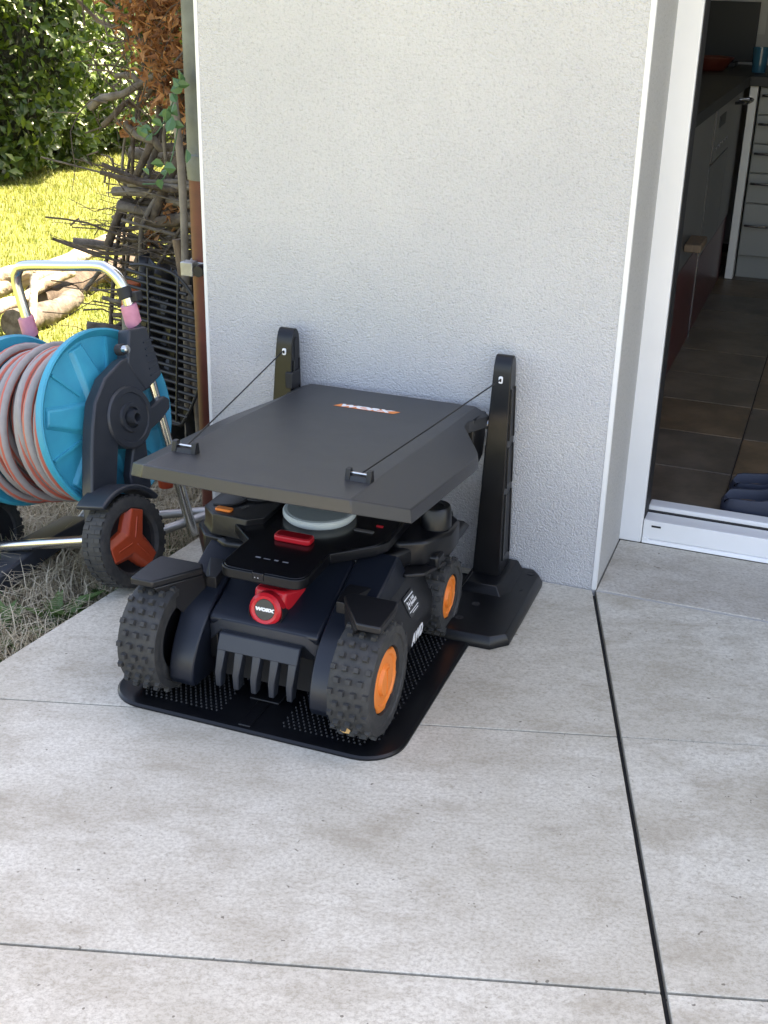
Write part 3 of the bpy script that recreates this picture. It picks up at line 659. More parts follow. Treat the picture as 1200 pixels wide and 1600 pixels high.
for k, (dx, w_, h_) in enumerate(((-.030, .010, .004), (-.012, .013, .002), (.006, .008, .004), (.024, .011, .003))):
    b.box(dx - w_ / 2, dx + w_ / 2, my(-.652), my(-.652) + h_, Z(.2776), Z(.2779))
b.box(-.009, -.007, my(-.7095), my(-.7092), Z(.268), Z(.270)); b.box(-.003, -.001, my(-.7095), my(-.7092), Z(.268), Z(.270)); b.build('button_icons', M['greyicon'], deck, smooth=0)
b = MB(); b.prism(rrect(-.037, .037, my(-.575), my(-.545), .009, 4), Z(.277), Z(.2885), 'z'); sb = b.build('stop_button', M['red'], deck, bev=.003, seg=3)
b = MB(); b.prism(rrect(-.032, .032, my(-.571), my(-.549), .007, 4), Z(.288), Z(.2892), 'z'); b.build('button_top', M['redglass'], sb, bev=.001)
b = MB(); b.lathe([(.277, 0), (.277, .066), (.284, .0715), (.291, .0715), (.2935, .069), (.2935, 0)], (0, my(-.440), -.008), 'z', 56); dc = b.build('receiver_rim', M['discrim'], deck)
b = MB(); b.lathe([(.2930, 0), (.2930, .064), (.2942, .063), (.2945, 0)], (0, my(-.440), -.008), 'z', 56); b.build('receiver_disc', M['disc'], dc)
b = MB(); b.prism(rrect(.085, .125, my(-.478), my(-.468), .003, 2), Z(.2775), Z(.280), 'z'); b.build('display', M['kitgrey'], deck, bev=.001)
b = MB(); b.prism(rrect(.118, .132, my(-.445), my(-.438), .002, 2), Z(.2775), Z(.2795), 'z'); b.build('red_mark', M['red'], deck, bev=.0006)
# camera: red tube with a black lens cover
cm_ = frame((-.002, my(-.686), Z(.194)), (1, 0, 0), (0, .22, .975))
b = MB(); b.lathe([(.004, 0), (.004, .0190), (.0, .0200), (-.0015, .0255), (.003, .0310), (.010, .0318), (.060, .0325), (.105, .034), (.105, 0)][::-1], (0, 0, 0), 'z', 40, cm_ @ Matrix.Diagonal((1, 1, -1, 1)))
cb_ = b.build('camera_housing', M['red'], mw)
b = MB(); b.prism([(-.031, .018), (-.040, .09), (.052, .10), (.0305, .018)], -.004, .034, 'y', cm_ @ Matrix.Diagonal((1, 1, -1, 1))); b.build('camera_shoulder', M['red'], cb_, bev=.006)
b = MB(); b.lathe([(0, 0), (0, .0192), (-.0042, .0192), (-.0042, 0)], (0, 0, 0), 'z', 36, cm_); lens = b.build('lens_cover', M['label'], cb_)
text_mesh('lens_lettering', 'WORX', M['white'], lens, cm_ @ Matrix.Translation((0, 0, .0006)), .0078, .1, 1.40, .0008, .0002)
b = MB(); b.lathe([(0, .030), (.03, .033), (.03, .0335), (0, .0335)], (0, 0, 0), 'z', 28, cm_ @ Matrix.Translation((0, -.006, -.035))); b.build('camera_socket', M['gasket'], cb_)
# battery box on the far rear corner
bp_ = [(-.222, -.43), (-.222, -.500), (-.188, -.533), (-.112, -.537), (-.085, -.515), (-.085, -.33), (-.19, -.32)]
b = MB(); b.loft([[P3(x, y, .205) for x, y in bp_], [P3(x, y, .250) for x, y in bp_], [P3(x * .995, y, .252) for x, y in bp_], [P3(x * .985, y, .255) for x, y in bp_], [P3(x * .985, y, .286) for x, y in bp_], [P3(x * .95, y * .99 - .004, .290) for x, y in bp_]]); bt = b.build('battery_box', M['plastic_matt'], mw, bev=.002)
b = MB(); b.prism(rrect(-.186, -.152, my(-.520), my(-.504), .004, 3), Z(.2885), Z(.2945), 'z'); b.build('release_button', M['orange'], bt, bev=.002)
b = MB(); b.tube(bezier([P3(-.20, -.498, .291), P3(-.165, -.49, .292), P3(-.15, -.455, .292), P3(-.175, -.43, .291), P3(-.19, -.41, .291)], 5), .002, 6); b.tube(bezier([P3(-.15, -.455, .292), P3(-.125, -.45, .292), P3(-.10, -.425, .291)], 5), .002, 6); b.build('lid_groove', M['gasket'], bt)
text_mesh('battery_lettering', '20V', M['kitgrey'], bt, frame(P3(-.137, -.488, .2916), (.55, .83, 0), (-.83, .55, 0)), .013, 0, 1, .0004, .0001)
bs = [(-.234, -.46), (-.234, -.50), (-.20, -.541), (-.15, -.545), (-.15, -.36), (-.21, -.36)]
b = MB(); b.loft([[P3(x * .97, y * .995, .17) for x, y in bs], [P3(x, y, .215) for x, y in bs], [P3(x, y, .246) for x, y in bs]]); b.build('battery_tray', M['plastic'], mw, bev=.004)
# near rear corner: knob on its shoulder, ledge under it
b = MB(); b.lathe([(.245, 0), (.245, .032), (.297, .029), (.301, .026), (.301, .016), (.299, .015), (.299, 0)], (.208, my(-.350), -.008), 'z', 32); b.build('corner_knob', M['plastic'], mw)
b = MB(); b.prism([(.12, my(-.44)), (.165, my(-.455)), (.215, my(-.43)), (.246, my(-.37)), (.246, my(-.31)), (.21, my(-.27)), (.12, my(-.27))], Z(.205), Z(.258), 'z'); b.build('rear_shoulder', M['plastic'], mw, bev=.007)
b = MB(); b.prism([(.14, my(-.455)), (.19, my(-.475)), (.222, my(-.455)), (.245, my(-.39)), (.14, my(-.36))], Z(.196), Z(.2035), 'z'); b.build('ledge', M['plastic_matt'], mw, bev=.002)
# a wood chip stuck to the near front tyre
b = MB(); b.loft([[(x, 0, z) for x, z in ((-.009, -.003), (-.002, -.005), (.008, -.004), (.009, .002), (.003, .004), (-.006, .003))], [(x * .9, .0025, z * .9) for x, z in ((-.009, -.003), (-.002, -.005), (.008, -.004), (.009, .002), (.003, .004), (-.006, .003))]])
o = b.build('wood_chip', M['chip'], None, smooth=0); o.location = (XC + .197, -.787, .052); o.rotation_euler = (R(-32), R(4), 0); tag(o, 'small pale wood chip stuck on the tread of the near front tyre', 'wood chip')

# ------------------------------------------------------------------ hose reel: right wheel on the patio edge, left one sunk in the grass, so it leans
RU = Vector((.96186, -.17220, .21252)); RV = Vector((.17622, .98435, 0)); RW = RU.cross(RV)
RN = Vector((-1.088, -.2196, .317)); RL = .2737; RO = .337
reel = thing('hose_reel', 'blue and dark grey hose reel cart with bare metal handle, leaning at the patio edge', 'hose reel')
base = RN - RW * RO
reel.matrix_world = Matrix(((RU.x, RV.x, RW.x, base.x), (RU.y, RV.y, RW.y, base.y), (RU.z, RV.z, RW.z, base.z), (0, 0, 0, 1)))
def rc(c): return c + RO
def flange(sgn, a0):
    f = MB(); f.lathe([(a0 - .004 * sgn, .055), (a0 - .010 * sgn, .185), (a0 - .012 * sgn, .196), (a0 - .004 * sgn, .2015), (a0 + .010 * sgn, .2010), (a0 + .012 * sgn, .197), (a0 + .004 * sgn, .188), (a0 - .003 * sgn, .183), (a0 + .006 * sgn, .075), (a0 + .012 * sgn, .055)], (0, 0, rc(0)), 'x', 72, close=True)
    fo = f.build('flange', M['blue'], reel, smooth=30)
    for k in range(6):
        a = R(60 * k + 14); s_ = MB(); Mx = Matrix.Translation((a0, 0, rc(0))) @ Matrix.Rotation(a, 4, 'X')
        def q(xa, b, c): return (xa * sgn, b, c)
        s_.loft([[q(-.004, -.045, .060), q(-.004, .045, .060), q(-.004, .024, .178), q(-.004, -.024, .178)],
                 [q(.020, -.030, .060), q(.020, .030, .060), q(.006, .014, .176), q(.006, -.014, .176)]], Mx)
        s_.build('flange_rib', M['blue'], fo, bev=.003)
        if sgn > 0 or True:
            s_ = MB(); s_.loft([[q(-.002, -.004, .10), q(-.002, .004, .10), q(-.004, .004, .183), q(-.004, -.004, .183)], [q(.010, -.003, .10), q(.010, .003, .10), q(.004, .003, .183), q(.004, -.003, .183)]], Mx @ Matrix.Rotation(R(30), 4, 'X')); s_.build('flange_web', M['blue'], fo, smooth=0)
    return fo
flange(1, 0.0); flange(-1, -RL)
m = MB(); m.lathe([(-RL, .085), (0, .085)], (0, 0, rc(0)), 'x', 40); m.build('drum', M['blue'], reel)
for s in (1, -1):
    a0 = .030 if s == 1 else -RL - .030
    def A(t): return a0 + t * s                     # outward
    k_ = 1.045
    F = MB()
    F.prism([(b * k_, rc(c * k_)) for b, c in ((.060, .176), (.114, .172), (.124, .12), (.130, .062), (.070, .040), (.045, .085), (.034, .110))], A(0), A(.036), 'x')
    path = [(.085, .085), (.03, .078), (-.015, .060), (-.048, .030), (-.068, -.01), (-.085, -.05), (-.112, -.125), (-.150, -.225)]
    wd = [.042, .042, .043, .042, .040, .038, .036, .020]
    L1, L2 = [], []
    for i, (b, c) in enumerate(path):
        p0 = Vector(path[max(i - 1, 0)]); p1 = Vector(path[min(i + 1, len(path) - 1)]); t = (p1 - p0).normalized(); nn = Vector((-t.y, t.x))
        L1.append(((b + nn.x * wd[i]) * k_, rc((c + nn.y * wd[i]) * k_))); L2.append(((b - nn.x * wd[i]) * k_, rc((c - nn.y * wd[i]) * k_)))
    for i in range(len(path) - 1):
        F.prism([L1[i], L1[i + 1], L2[i + 1], L2[i]], A(.001), A(.033), 'x') if False else None
    F.loft([[(A(.001), *L1[i]), (A(.034), *L1[i]), (A(.034), *L2[i]), (A(.001), *L2[i])] for i in range(len(path))])
    F.prism([(b * k_, rc(c * k_)) for b, c in ((.02, -.03), (.052, -.02), (.030, -.165), (-.03, -.175), (-.025, -.12))], A(.002), A(.028), 'x')
    F.prism([(b * k_, rc(c * k_)) for b, c in ((.04, -.005), (.128, .014), (.142, .004), (.138, -.016), (.104, -.034), (.045, -.050))], A(.003), A(.031), 'x')
    fr = F.build('side_frame', M['slate'], reel, bev=.005, seg=3)
    m = MB(); m.lathe([(A(.002), 0), (A(.002), .070), (A(.036), .070), (A(.040), .066), (A(.040), .056), (A(.037), .054), (A(.037), .034), (A(.043), .032), (A(.043), .024), (A(.037), .022), (A(.037), .017), (A(.058), .016), (A(.058), .0095), (A(.042), .009), (A(.042), 0)], (0, .006, rc(0)), 'x', 48); hb = m.build('hub_plate', M['slate'], fr, smooth=35)
    m = MB(); m.lathe([(A(.043), 0), (A(.043), .0092)], (0, .006, rc(0)), 'x', 20); m.build('axle_hole', M['gasket'], hb, smooth=0)
    if s == 1:
        m = MB(); m.lathe([(A(.036), .013), (A(.050), .013), (A(.052), .011), (A(.052), 0)], (0, .016, rc(.150)), 'x', 20); kn = m.build('bolt', M['gasket'], fr)
        m = MB(); m.lathe([(A(.051), .0095), (A(.064), .0095), (A(.066), .007), (A(.066), 0)], (0, .016, rc(.150)), 'x', 20); m.build('bolt_head', M['steel'], kn)
        for k in range(6): m = MB(); m.box(A(.0355), A(.038), .098, .128, rc(.070 + k * .015), rc(.074 + k * .015)); m.build('grip_rib', M['slate'], fr, smooth=0)
    # wheel
    wc = (-.1245, rc(-.242)); wa = a0 + s * .064
    T = MB(); T.lathe([(-.032, .070), (-.032, .090), (-.027, .0985), (0, .101), (.027, .0985), (.031, .092), (.032, .075), (.026, .068)], (wa, *wc), 'x', 56, close=True); wo = T.build('wheel', M['rubber'], reel)
    m = MB()
    for i in range(34):
        for c in (-.016, 0.004, .020):
            a = 2 * math.pi * (i + (.5 if c > 0 else 0)) / 34; Mx = Matrix.Translation((wa, *wc)) @ Matrix.Rotation(a, 4, 'X'); m.box(c - .0075, c + .0075, -.0048, .0048, .097, .1022, Mx)
    tag(m.build('tread_blocks', M['rubber'], wo, smooth=0), kind='stuff')
    m = MB(); m.lathe([(-.028, 0), (-.028, .071), (.016, .071), (.010, .060), (.010, 0)], (wa, *wc), 'x', 40, None) if s == 1 else m.lathe([(.028, 0), (.028, .071), (-.016, .071), (-.010, .060), (-.010, 0)], (wa, *wc), 'x', 40)
    m.build('wheel_disc', M['gasket'], wo)
    tri = MB()
    def arm(r0, w0): return w0
    pts = []; pts2 = []
    for k in range(3):
        a = R(66 + 120 * k)
        u_ = Vector((math.cos(a), math.sin(a))); v_ = Vector((-u_.y, u_.x))
        for q_, (rr_, ww_) in enumerate(((.074, -.026), (.074, .026))):
            pts.append(u_ * rr_ + v_ * ww_); pts2.append(u_ * (rr_ - .004) + v_ * ww_ * .62)
        a2 = a + R(60); un = Vector((math.cos(a2), math.sin(a2))); pts.append(un * .038); pts2.append(un * .024)
    tri.loft([[(wa + s * .008, wc[0] + p.x, wc[1] + p.y) for p in pts], [(wa + s * .020, wc[0] + p.x, wc[1] + p.y) for p in pts], [(wa + s * .033, wc[0] + p.x, wc[1] + p.y) for p in pts2]])
    to = tri.build('spoke_cover', M['redor'], wo, bev=.002)
    for k in range(3):
        a = R(66 + 120 * k); u_ = Vector((math.cos(a), math.sin(a))); v_ = Vector((-u_.y, u_.x)); g = MB()
        g.loft([[(wa + s * .0325, wc[0] + (u_ * r_ + v_ * w_).x, wc[1] + (u_ * r_ + v_ * w_).y) for r_, w_ in ((.008, -.002), (.055, -.002), (.055, .002), (.008, .002))], [(wa + s * .0345, wc[0] + (u_ * r_ + v_ * w_).x, wc[1] + (u_ * r_ + v_ * w_).y) for r_, w_ in ((.01, -.001), (.053, -.001), (.053, .001), (.01, .001))]])
        g.build('spoke_ridge', M['redor'], to, smooth=0)
    # mudguard
    m = MB(); ins, ous = [], []
    for k in range(15):
        a = R(35 + k * 6.4); ins.append((wc[0] + .112 * math.cos(a), wc[1] + .112 * math.sin(a))); ous.append((wc[0] + .124 * math.cos(a), wc[1] + .124 * math.sin(a)))
    m.loft([[(A(.016), *ins[k]), (A(.098), *ins[k]), (A(.098), *ous[k]), (A(.016), *ous[k])] for k in range(15)]); m.build('mudguard', M['slate'], fr, bev=.004)
    if s == -1:
        m = MB(); m.prism([(-.37, rc(-.352)), (-.37, rc(-.322)), (-.30, rc(-.296)), (-.12, rc(-.262)), (.05, rc(-.255)), (.05, rc(-.285)), (-.12, rc(-.305)), (-.33, rc(-.352))], A(-.125), A(-.03), 'x'); m.build('foot_runner', M['slate'], reel, bev=.006)
        m = MB(); m.box(A(-.1295), A(-.125), -.345, -.305, rc(-.338), rc(-.315)); m.build('foot_window', M['steel'], reel, bev=.002)
# one bent tube: leg, handle, leg
hx = .031; hl = -RL - .034
hp = [(hx, .158, -.337), (hx, .118, .20), (hx - .001, .114, .262), (hx - .010, .112, .292), (hx - .032, .111, .314), (hx - .062, .111, .324), (-.12, .111, .332), (hl + .050, .111, .344), (hl + .018, .111, .335), (hl + .003, .112, .312), (hl, .114, .28), (hl, .120, .19), (hl, .158, -.30)]
pp = [Vector(hp[0])] + bezier([(a, b, c) for a, b, c in hp[1:-1]], 6) + [Vector(hp[-1])]
m = MB(); m.tube([(p.x, p.y, rc(p.z)) for p in pp], .0125, 16); m.build('handle', M['chrome'], reel)
for a in (hx, hl):
    t0, t1 = (.188, .232) if a == hx else (.178, .225)
    m = MB(); m.tube([(a, .118, rc(t0)), (a, .117, rc(t0 + .002)), (a - .001, .1155, rc(t1 - .002)), (a - .001, .115, rc(t1))], [.0175, .019, .019, .0175], 20); m.build('sleeve', M['pink'], reel)
    m = MB(); m.tube([(a, .119, rc(t0 - .03)), (a, .118, rc(t0 + .003))], .016, 16); m.build('socket', M['slate'], reel)
m = MB(); m.tube([(hx - .0005, .1145, rc(.246)), (hx - .004, .1135, rc(.272))], .0165, 16); m.box(hx - .012, hx + .028, .115, .136, rc(.236), rc(.258)); m.build('hose_hook', M['gasket'], reel, bev=.002)
m = MB(); m.tube([(.034, -.155, rc(-.232)), (-RL - .04, -.155, rc(-.262))], .0125, 16); m.build('cross_bar', M['chrome'], reel)

# garden hose wound on the reel
m = MB(); pts = []; r1 = random.Random(5)
def wind(turns, a_start, a_end, rad, n=40, wob=.006, sag=.0, ph=0):
    out = []; w1, w2 = r1.uniform(0, 6), r1.uniform(0, 6)
    for i in range(int(turns * n) + 1):
        t = i / n; th = 2 * math.pi * t + ph; k = math.floor(t); fr_ = i / (turns * n)
        a = a_start + (a_end - a_start) * fr_ + wob * .9 * math.sin(th * .43 + w1) + .004 * math.sin(th + 1.3 * k)
        rr = rad + wob * math.sin(th * .31 + w2) + .004 * math.sin(2.1 * th + k)
        out.append((a, rr * math.cos(th), rc(rr * math.sin(th) - sag * (.5 - .5 * math.sin(th)))))
    return out
inner = wind(9, -.022, -RL + .022, .108, wob=.002)
outer1 = wind(8, -RL + .03, -.030, .134, wob=.003, sag=.006)
outer2 = wind(8, -.030, -RL + .03, .160, wob=.008, sag=.014)
def blend(a, b):
    A_, B_ = Vector(a[-1]), Vector(b[0]); return [tuple(A_ + (B_ - A_) * t) for t in (.25, .5, .75)]
tot = inner + blend(inner, outer1)
def hose_mesh(name, pts, r, uvs=10):
    P = [Vector(p) for p in pts]; n = 12; V, F, UV = [], [], []; prev = None; s_ = 0
    for i, p in enumerate(P):
        t = (P[min(i + 1, len(P) - 1)] - P[max(i - 1, 0)]).normalized()
        nx = t.orthogonal().normalized() if prev is None else (prev - t * prev.dot(t)).normalized(); prev = nx; ny = t.cross(nx)
        for k in range(n): q = p + (nx * math.cos(2 * math.pi * k / n) + ny * math.sin(2 * math.pi * k / n)) * r; V.append(tuple(q))
    for i in range(len(P) - 1):
        tw0 = i * .006; tw1 = (i + 1) * .006
        for k in range(n):
            F.append((i * n + k, i * n + (k + 1) % n, (i + 1) * n + (k + 1) % n, (i + 1) * n + k))
            UV += [(k / n + tw0, i), ((k + 1) / n + tw0, i), ((k + 1) / n + tw1, i + 1), (k / n + tw1, i + 1)]
    return np_mesh(name, V, F, M['hose'], None, True, UV)
hm = bpy.data.materials.new('striped_hose'); hm.use_nodes = True; nn_ = hm.node_tree.nodes; ll = hm.node_tree.links; b_ = nn_['Principled BSDF']; b_.inputs['Roughness'].default_value = .5
uvn = nn_.new('ShaderNodeUVMap'); sx_ = nn_.new('ShaderNodeSeparateXYZ'); ll.new(uvn.outputs[0], sx_.inputs[0])
mu = nn_.new('ShaderNodeMath'); mu.operation = 'MULTIPLY'; mu.inputs[1].default_value = 3.0; ll.new(sx_.outputs[0], mu.inputs[0])
fc = nn_.new('ShaderNodeMath'); fc.operation = 'FRACT'; ll.new(mu.outputs[0], fc.inputs[0])
lt = nn_.new('ShaderNodeMath'); lt.operation = 'LESS_THAN'; lt.inputs[1].default_value = .27; ll.new(fc.outputs[0], lt.inputs[0])
tn = nn_.new('ShaderNodeTexNoise'); tn.inputs['Scale'].default_value = 18; mxg = nn_.new('ShaderNodeMix'); mxg.data_type = 'RGBA'; mxg.inputs[6].default_value = (.24, .22, .22, 1); mxg.inputs[7].default_value = (.34, .315, .31, 1); ll.new(tn.outputs[0], mxg.inputs[0])
mxs = nn_.new('ShaderNodeMix'); mxs.data_type = 'RGBA'; ll.new(mxg.outputs[2], mxs.inputs[6]); mxs.inputs[7].default_value = (.48, .11, .075, 1); ll.new(lt.outputs[0], mxs.inputs[0]); ll.new(mxs.outputs[2], b_.inputs['Base Color'])
M['hose'] = hm
tot = inner + blend(inner, outer1) + outer1 + blend(outer1, outer2) + outer2
hang = [(-.07, .05, -.15), (-.05, -.06, -.175), (-.03, -.13, -.17), (-.02, -.17, -.10)]
ho = hose_mesh('garden_hose', tot, .0115); ho.matrix_world = reel.matrix_world.copy()
tag(ho, 'grey garden hose with red stripes wound on the blue reel', 'hose')

# pale tubes of a folded stand on the ground behind the reel wheel
ts = thing('tube_stand', 'dull pale metal tubes of a folded stand lying behind the reel wheel', 'metal tubes', (-1.05, -.06, -.03))
for nm, pts in (('tube', [(-1.16, -.10, .000), (-1.06, -.045, .015), (-.955, .010, .022)]), ('tube', [(-1.10, -.195, -.01), (-1.02, -.12, .012), (-.94, -.020, .030)]),
                ('tube', [(-1.24, -.06, .22), (-1.225, -.11, .06), (-1.24, -.15, .005), (-1.30, -.19, -.02)])):
    m = MB(); m.tube([Vector(p) - Vector((-1.05, -.06, -.03)) for p in bezier(pts, 6)], .011, 12); m.build(nm, M['dullalu'], ts)
nz = thing('hose_connector', 'orange hose connector with a metal ring behind the reel', 'hose connector', (-1.09, .02, .06))
m = MB(); m.lathe([(0, .0), (0, .018), (.035, .022), (.05, .016), (.052, 0)], (0, 0, 0), 'z', 18); m.build('cap', M['redor'], nz)
m = MB(); m.lathe([(.050, .0), (.050, .019), (.064, .019), (.066, .014), (.066, 0)], (0, 0, 0), 'z', 18); m.build('ring', M['steel'], nz)
m = MB(); m.lathe([(.066, .0), (.066, .016), (.10, .013), (.12, .013), (.12, 0)], (0, 0, 0), 'z', 18); m.build('body', M['clay'], nz)

# ------------------------------------------------------------------ downpipe on the side wall
dp = thing('downpipe', 'downpipe at the house corner, green grey above and rust red below', 'downpipe', (-1.005, .13, LZ))
m = MB(); m.lathe([(0, .040), (.93, .040)], (0, 0, 0), 'z', 28); m.build('lower_pipe', M['pipered'], dp)
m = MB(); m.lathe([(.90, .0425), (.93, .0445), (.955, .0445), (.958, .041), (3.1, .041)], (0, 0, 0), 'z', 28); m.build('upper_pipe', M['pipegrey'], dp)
m = MB(); m.lathe([(.685, .042), (.685, .0445), (.715, .0445), (.715, .042)], (0, 0, 0), 'z', 28); m.box(-.040, -.008, -.068, -.040, .685, .718); cl = m.build('clamp', M['dullalu'], dp, bev=.002)
m = MB(); m.lathe([(-.072, .0), (-.072, .013), (-.044, .013), (-.044, 0)], (.008, 0, .70), 'y', 16); m.build('clamp_bolt', M['iron'], cl)

# ------------------------------------------------------------------ brush pile
def crooked(a, b, r0, r1, seed, kinks=5, amp=.02):
    q = random.Random(seed); a, b = Vector(a), Vector(b); d = b - a; pts = []; rr = []
    for i in range(kinks + 1):
        t = i / kinks; p = a + d * t + (Vector((q.uniform(-1, 1), q.uniform(-1, 1), q.uniform(-1, 1))) * amp * math.sin(math.pi * min(1, max(0, t * .8 + .1)))); pts.append(p); rr.append(r0 + (r1 - r0) * t)
    return pts, rr
bpile = thing('brush_pile', 'tall pile of cut branches and dry brown leaves against the house side', 'brush pile', (-1.4, .9, LZ))
off = Vector((-1.4, .9, LZ)); q = random.Random(21); made = 0
for k in range(210):
    zc = .02 + .74 * (k / 210) ** .95 + q.uniform(-.02, .02); yy = q.uniform(.55, 1.25); ln = q.uniform(.45, .95); cx = q.uniform(-1.42, -1.16); xl = max(cx - ln / 2, -1.70 + q.uniform(-.05, .22) - max(0, yy - .8) * .35); xr = min(cx + ln / 2, -.97)
    an = q.gauss(0, .16); r0 = q.choice([.004, .005, .006, .007, .009, .011, .014, .018, .022]) * q.uniform(.8, 1.1)
    a = (xl, yy + an * .6, zc - an * .35); b = (xr, yy - an * .6, zc + an * .35 + q.uniform(-.05, .05))
    if q.random() < .5: a, b = b, a
    pts, rr = crooked(a, b, r0, r0 * .4, k, 6, .026); pts = bezier(pts, 2); rr = [r0 * (1 - .6 * i / len(pts)) * q.uniform(.88, 1.1) for i in range(len(pts))]
    m = MB(); m.tube([p - off for p in pts], rr, 7); m.build('branch', M['bark'] if q.random() < .6 else M['bark2'], bpile, smooth=60)
# standing and slanting branches through the upper half
for k, (a, b, r0) in enumerate([((-1.64, .72, .30), (-1.55, .80, 1.05), .006), ((-1.60, .70, .30), (-1.585, .72, .80), .007), ((-1.62, .62, .25), (-1.50, .8, 1.2), .007), ((-1.50, .60, .45), (-1.42, .75, 1.3), .012),
        ((-1.58, .60, .50), (-1.34, .70, 1.12), .013), ((-1.62, .62, .88), (-1.28, .66, 1.02), .012), ((-1.60, .64, .84), (-1.34, .70, 1.00), .009), ((-1.50, .55, .30), (-1.36, .62, .92), .009), ((-1.42, .58, .60), (-1.22, .70, 1.25), .014),
        ((-1.56, .68, .97), (-1.30, .62, .90), .008), ((-1.60, .58, .20), (-1.30, .56, .62), .008), ((-1.72, .66, .36), (-1.38, .58, .74), .007), ((-1.30, .7, .9), (-1.66, .66, 1.15), .009), ((-1.25, .7, .7), (-1.5, .6, .85), .016)]):
    pts, rr = crooked(a, b, r0, r0 * .45, 300 + k, 7, .03); m = MB(); m.tube([p - off for p in bezier(pts, 2)], [r0 * (1 - .5 * i / (len(pts) * 2)) for i in range(len(bezier(pts, 2)))], 7); m.build('branch', M['bark'] if k % 2 else M['bark2'], bpile, smooth=60)
tw = MB()
for k in range(620):
    c = Vector((q.uniform(-1.66, -1.2), q.uniform(.5, 1.1), q.uniform(.12, 1.35))); d = Vector((q.gauss(0, 1), q.gauss(0, .5), q.gauss(.1, .8))).normalized() * q.uniform(.08, .26)
    if c.z < .65: d = Vector((d.x * 1.5, d.y, d.z * .4))
    pts, rr = crooked(c - d / 2, c + d / 2, q.uniform(.0015, .0035), .0008, 900 + k, 4, .02); tw.tube([p - off for p in pts], rr, 5)
tag(tw.build('twigs', M['bark2'], bpile, smooth=60), kind='stuff')
# dry leaves: curled strips
def leaves(N, gen, length, width, curl, mt, name, parent, seed, fold=.25):
    g = np.random.default_rng(seed); V = np.zeros((N, 9, 3), np.float32)
    pos, up = gen(g, N)
    d = g.normal(size=(N, 3)); d -= up * (d * up).sum(1, keepdims=True) * .85; d /= np.linalg.norm(d, axis=1, keepdims=True) + 1e-9
    sd_ = np.cross(up, d); sd_ /= np.linalg.norm(sd_, axis=1, keepdims=True) + 1e-9; un = np.cross(d, sd_)
    L = g.uniform(length[0], length[1], (N, 1)); Wd = L * g.uniform(width[0], width[1], (N, 1)); cu = g.uniform(curl[0], curl[1], (N, 1))
    ts_ = (0.0, .45, 1.0); ws = (.18, 1.0, .06)
    for i in range(3):
        c = pos + d * L * (ts_[i] - .5) + un * (L * cu * (-(ts_[i] - .4) ** 2))
        V[:, i * 3 + 0] = c - sd_ * Wd * ws[i] * .5 + un * Wd * fold * ws[i]; V[:, i * 3 + 1] = c; V[:, i * 3 + 2] = c + sd_ * Wd * ws[i] * .5 + un * Wd * fold * ws[i]
    f = np.array([(0, 1, 4, 3), (1, 2, 5, 4), (3, 4, 7, 6), (4, 5, 8, 7)])
    F = (np.arange(N)[:, None, None] * 9 + f[None]).reshape(-1, 4)
    return np_mesh(name, V.reshape(-1, 3), F, mt, parent, True)
def gen_dry(g, N):
    cl_ = np.array([(-1.44, .62, 1.14, .07), (-1.38, .62, 1.16, .08), (-1.32, .62, 1.05, .09), (-1.36, .60, .95, .06), (-1.42, .64, 1.24, .08), (-1.50, .62, .84, .028), (-1.30, .62, .88, .05), (-1.26, .62, 1.2, .12), (-1.40, .6, 1.04, .06), (-1.36, .6, .62, .035), (-1.43, .6, .55, .025), (-1.40, .6, 1.32, .10)]) - np.array([*off, 0])
    wgt = np.array([8, 12, 12, 8, 10, 1.6, 3, 10, 7, 1.2, .8, 9]); idx = g.choice(len(cl_), N, p=wgt / wgt.sum())
    p = cl_[idx, :3] + g.normal(size=(N, 3)) * cl_[idx, 3:4] * np.array([.6, .6, .5]); up = g.normal(size=(N, 3)); up /= np.linalg.norm(up, axis=1, keepdims=True); return p, up
tag(leaves(1500, gen_dry, (.020, .044), (.25, .45), (.5, 2.6), M['dryleaf'], 'dry_leaves', bpile, 3, .35), kind='stuff')

# stakes, cane, post and grill leaning in front of the pile
def stick(name, label, cat, pts, r, mt, n=10):
    o_ = Vector(pts[0]); m = MB(); pr = bezier([Vector(p) - o_ for p in pts], 4); m.tube(pr, [r * (1 + .05 * math.sin(i * 1.7)) for i in range(len(pr))], n); o = m.build(name, mt, None, smooth=50); o.location = o_; return tag(o, label, cat)
stick('wooden_stake', 'brown wooden stake leaning on the branches beside the red pipe', 'stake', [(-1.235, .47, LZ), (-1.255, .47, .30), (-1.285, .47, .575)], .0125, M['stake'])
stick('garden_cane', 'long grey cane standing upright next to the downpipe', 'cane', [(-1.275, .46, LZ), (-1.262, .46, .35), (-1.255, .46, .72), (-1.270, .46, .95)], .0105, M['bamboo'])
stick('garden_cane', 'thin grey cane behind the black grill, low beside the red pipe', 'cane', [(-1.225, .44, LZ), (-1.232, .44, .25), (-1.238, .44, .46)], .008, M['bamboo'])
gp = thing('garden_post', 'grey round post with an orange top behind the reel handle', 'post', (-1.475, .47, LZ), 0)
gp.rotation_euler = (R(-2), R(3), 0)
m = MB(); m.lathe([(0, .026), (.47, .026)], (0, 0, 0), 'z', 20); m.build('shaft', M['postgrey'], gp)
m = MB(); m.lathe([(.47, .0270), (.535, .0270), (.54, .024), (.54, 0)], (0, 0, 0), 'z', 20); m.build('orange_top', M['clay'], gp)
gr = thing('grill_grate', 'black iron grill grate with bent ends leaning against the pile', 'grill grate', (-1.33, .40, LZ))
GO = Vector((-1.33, .40, LZ))
rim = [(-1.46, .60), (-1.40, .605), (-1.30, .585), (-1.225, .50), (-1.205, .40), (-1.225, .30), (-1.262, .215), (-1.30, .19), (-1.45, .22)]
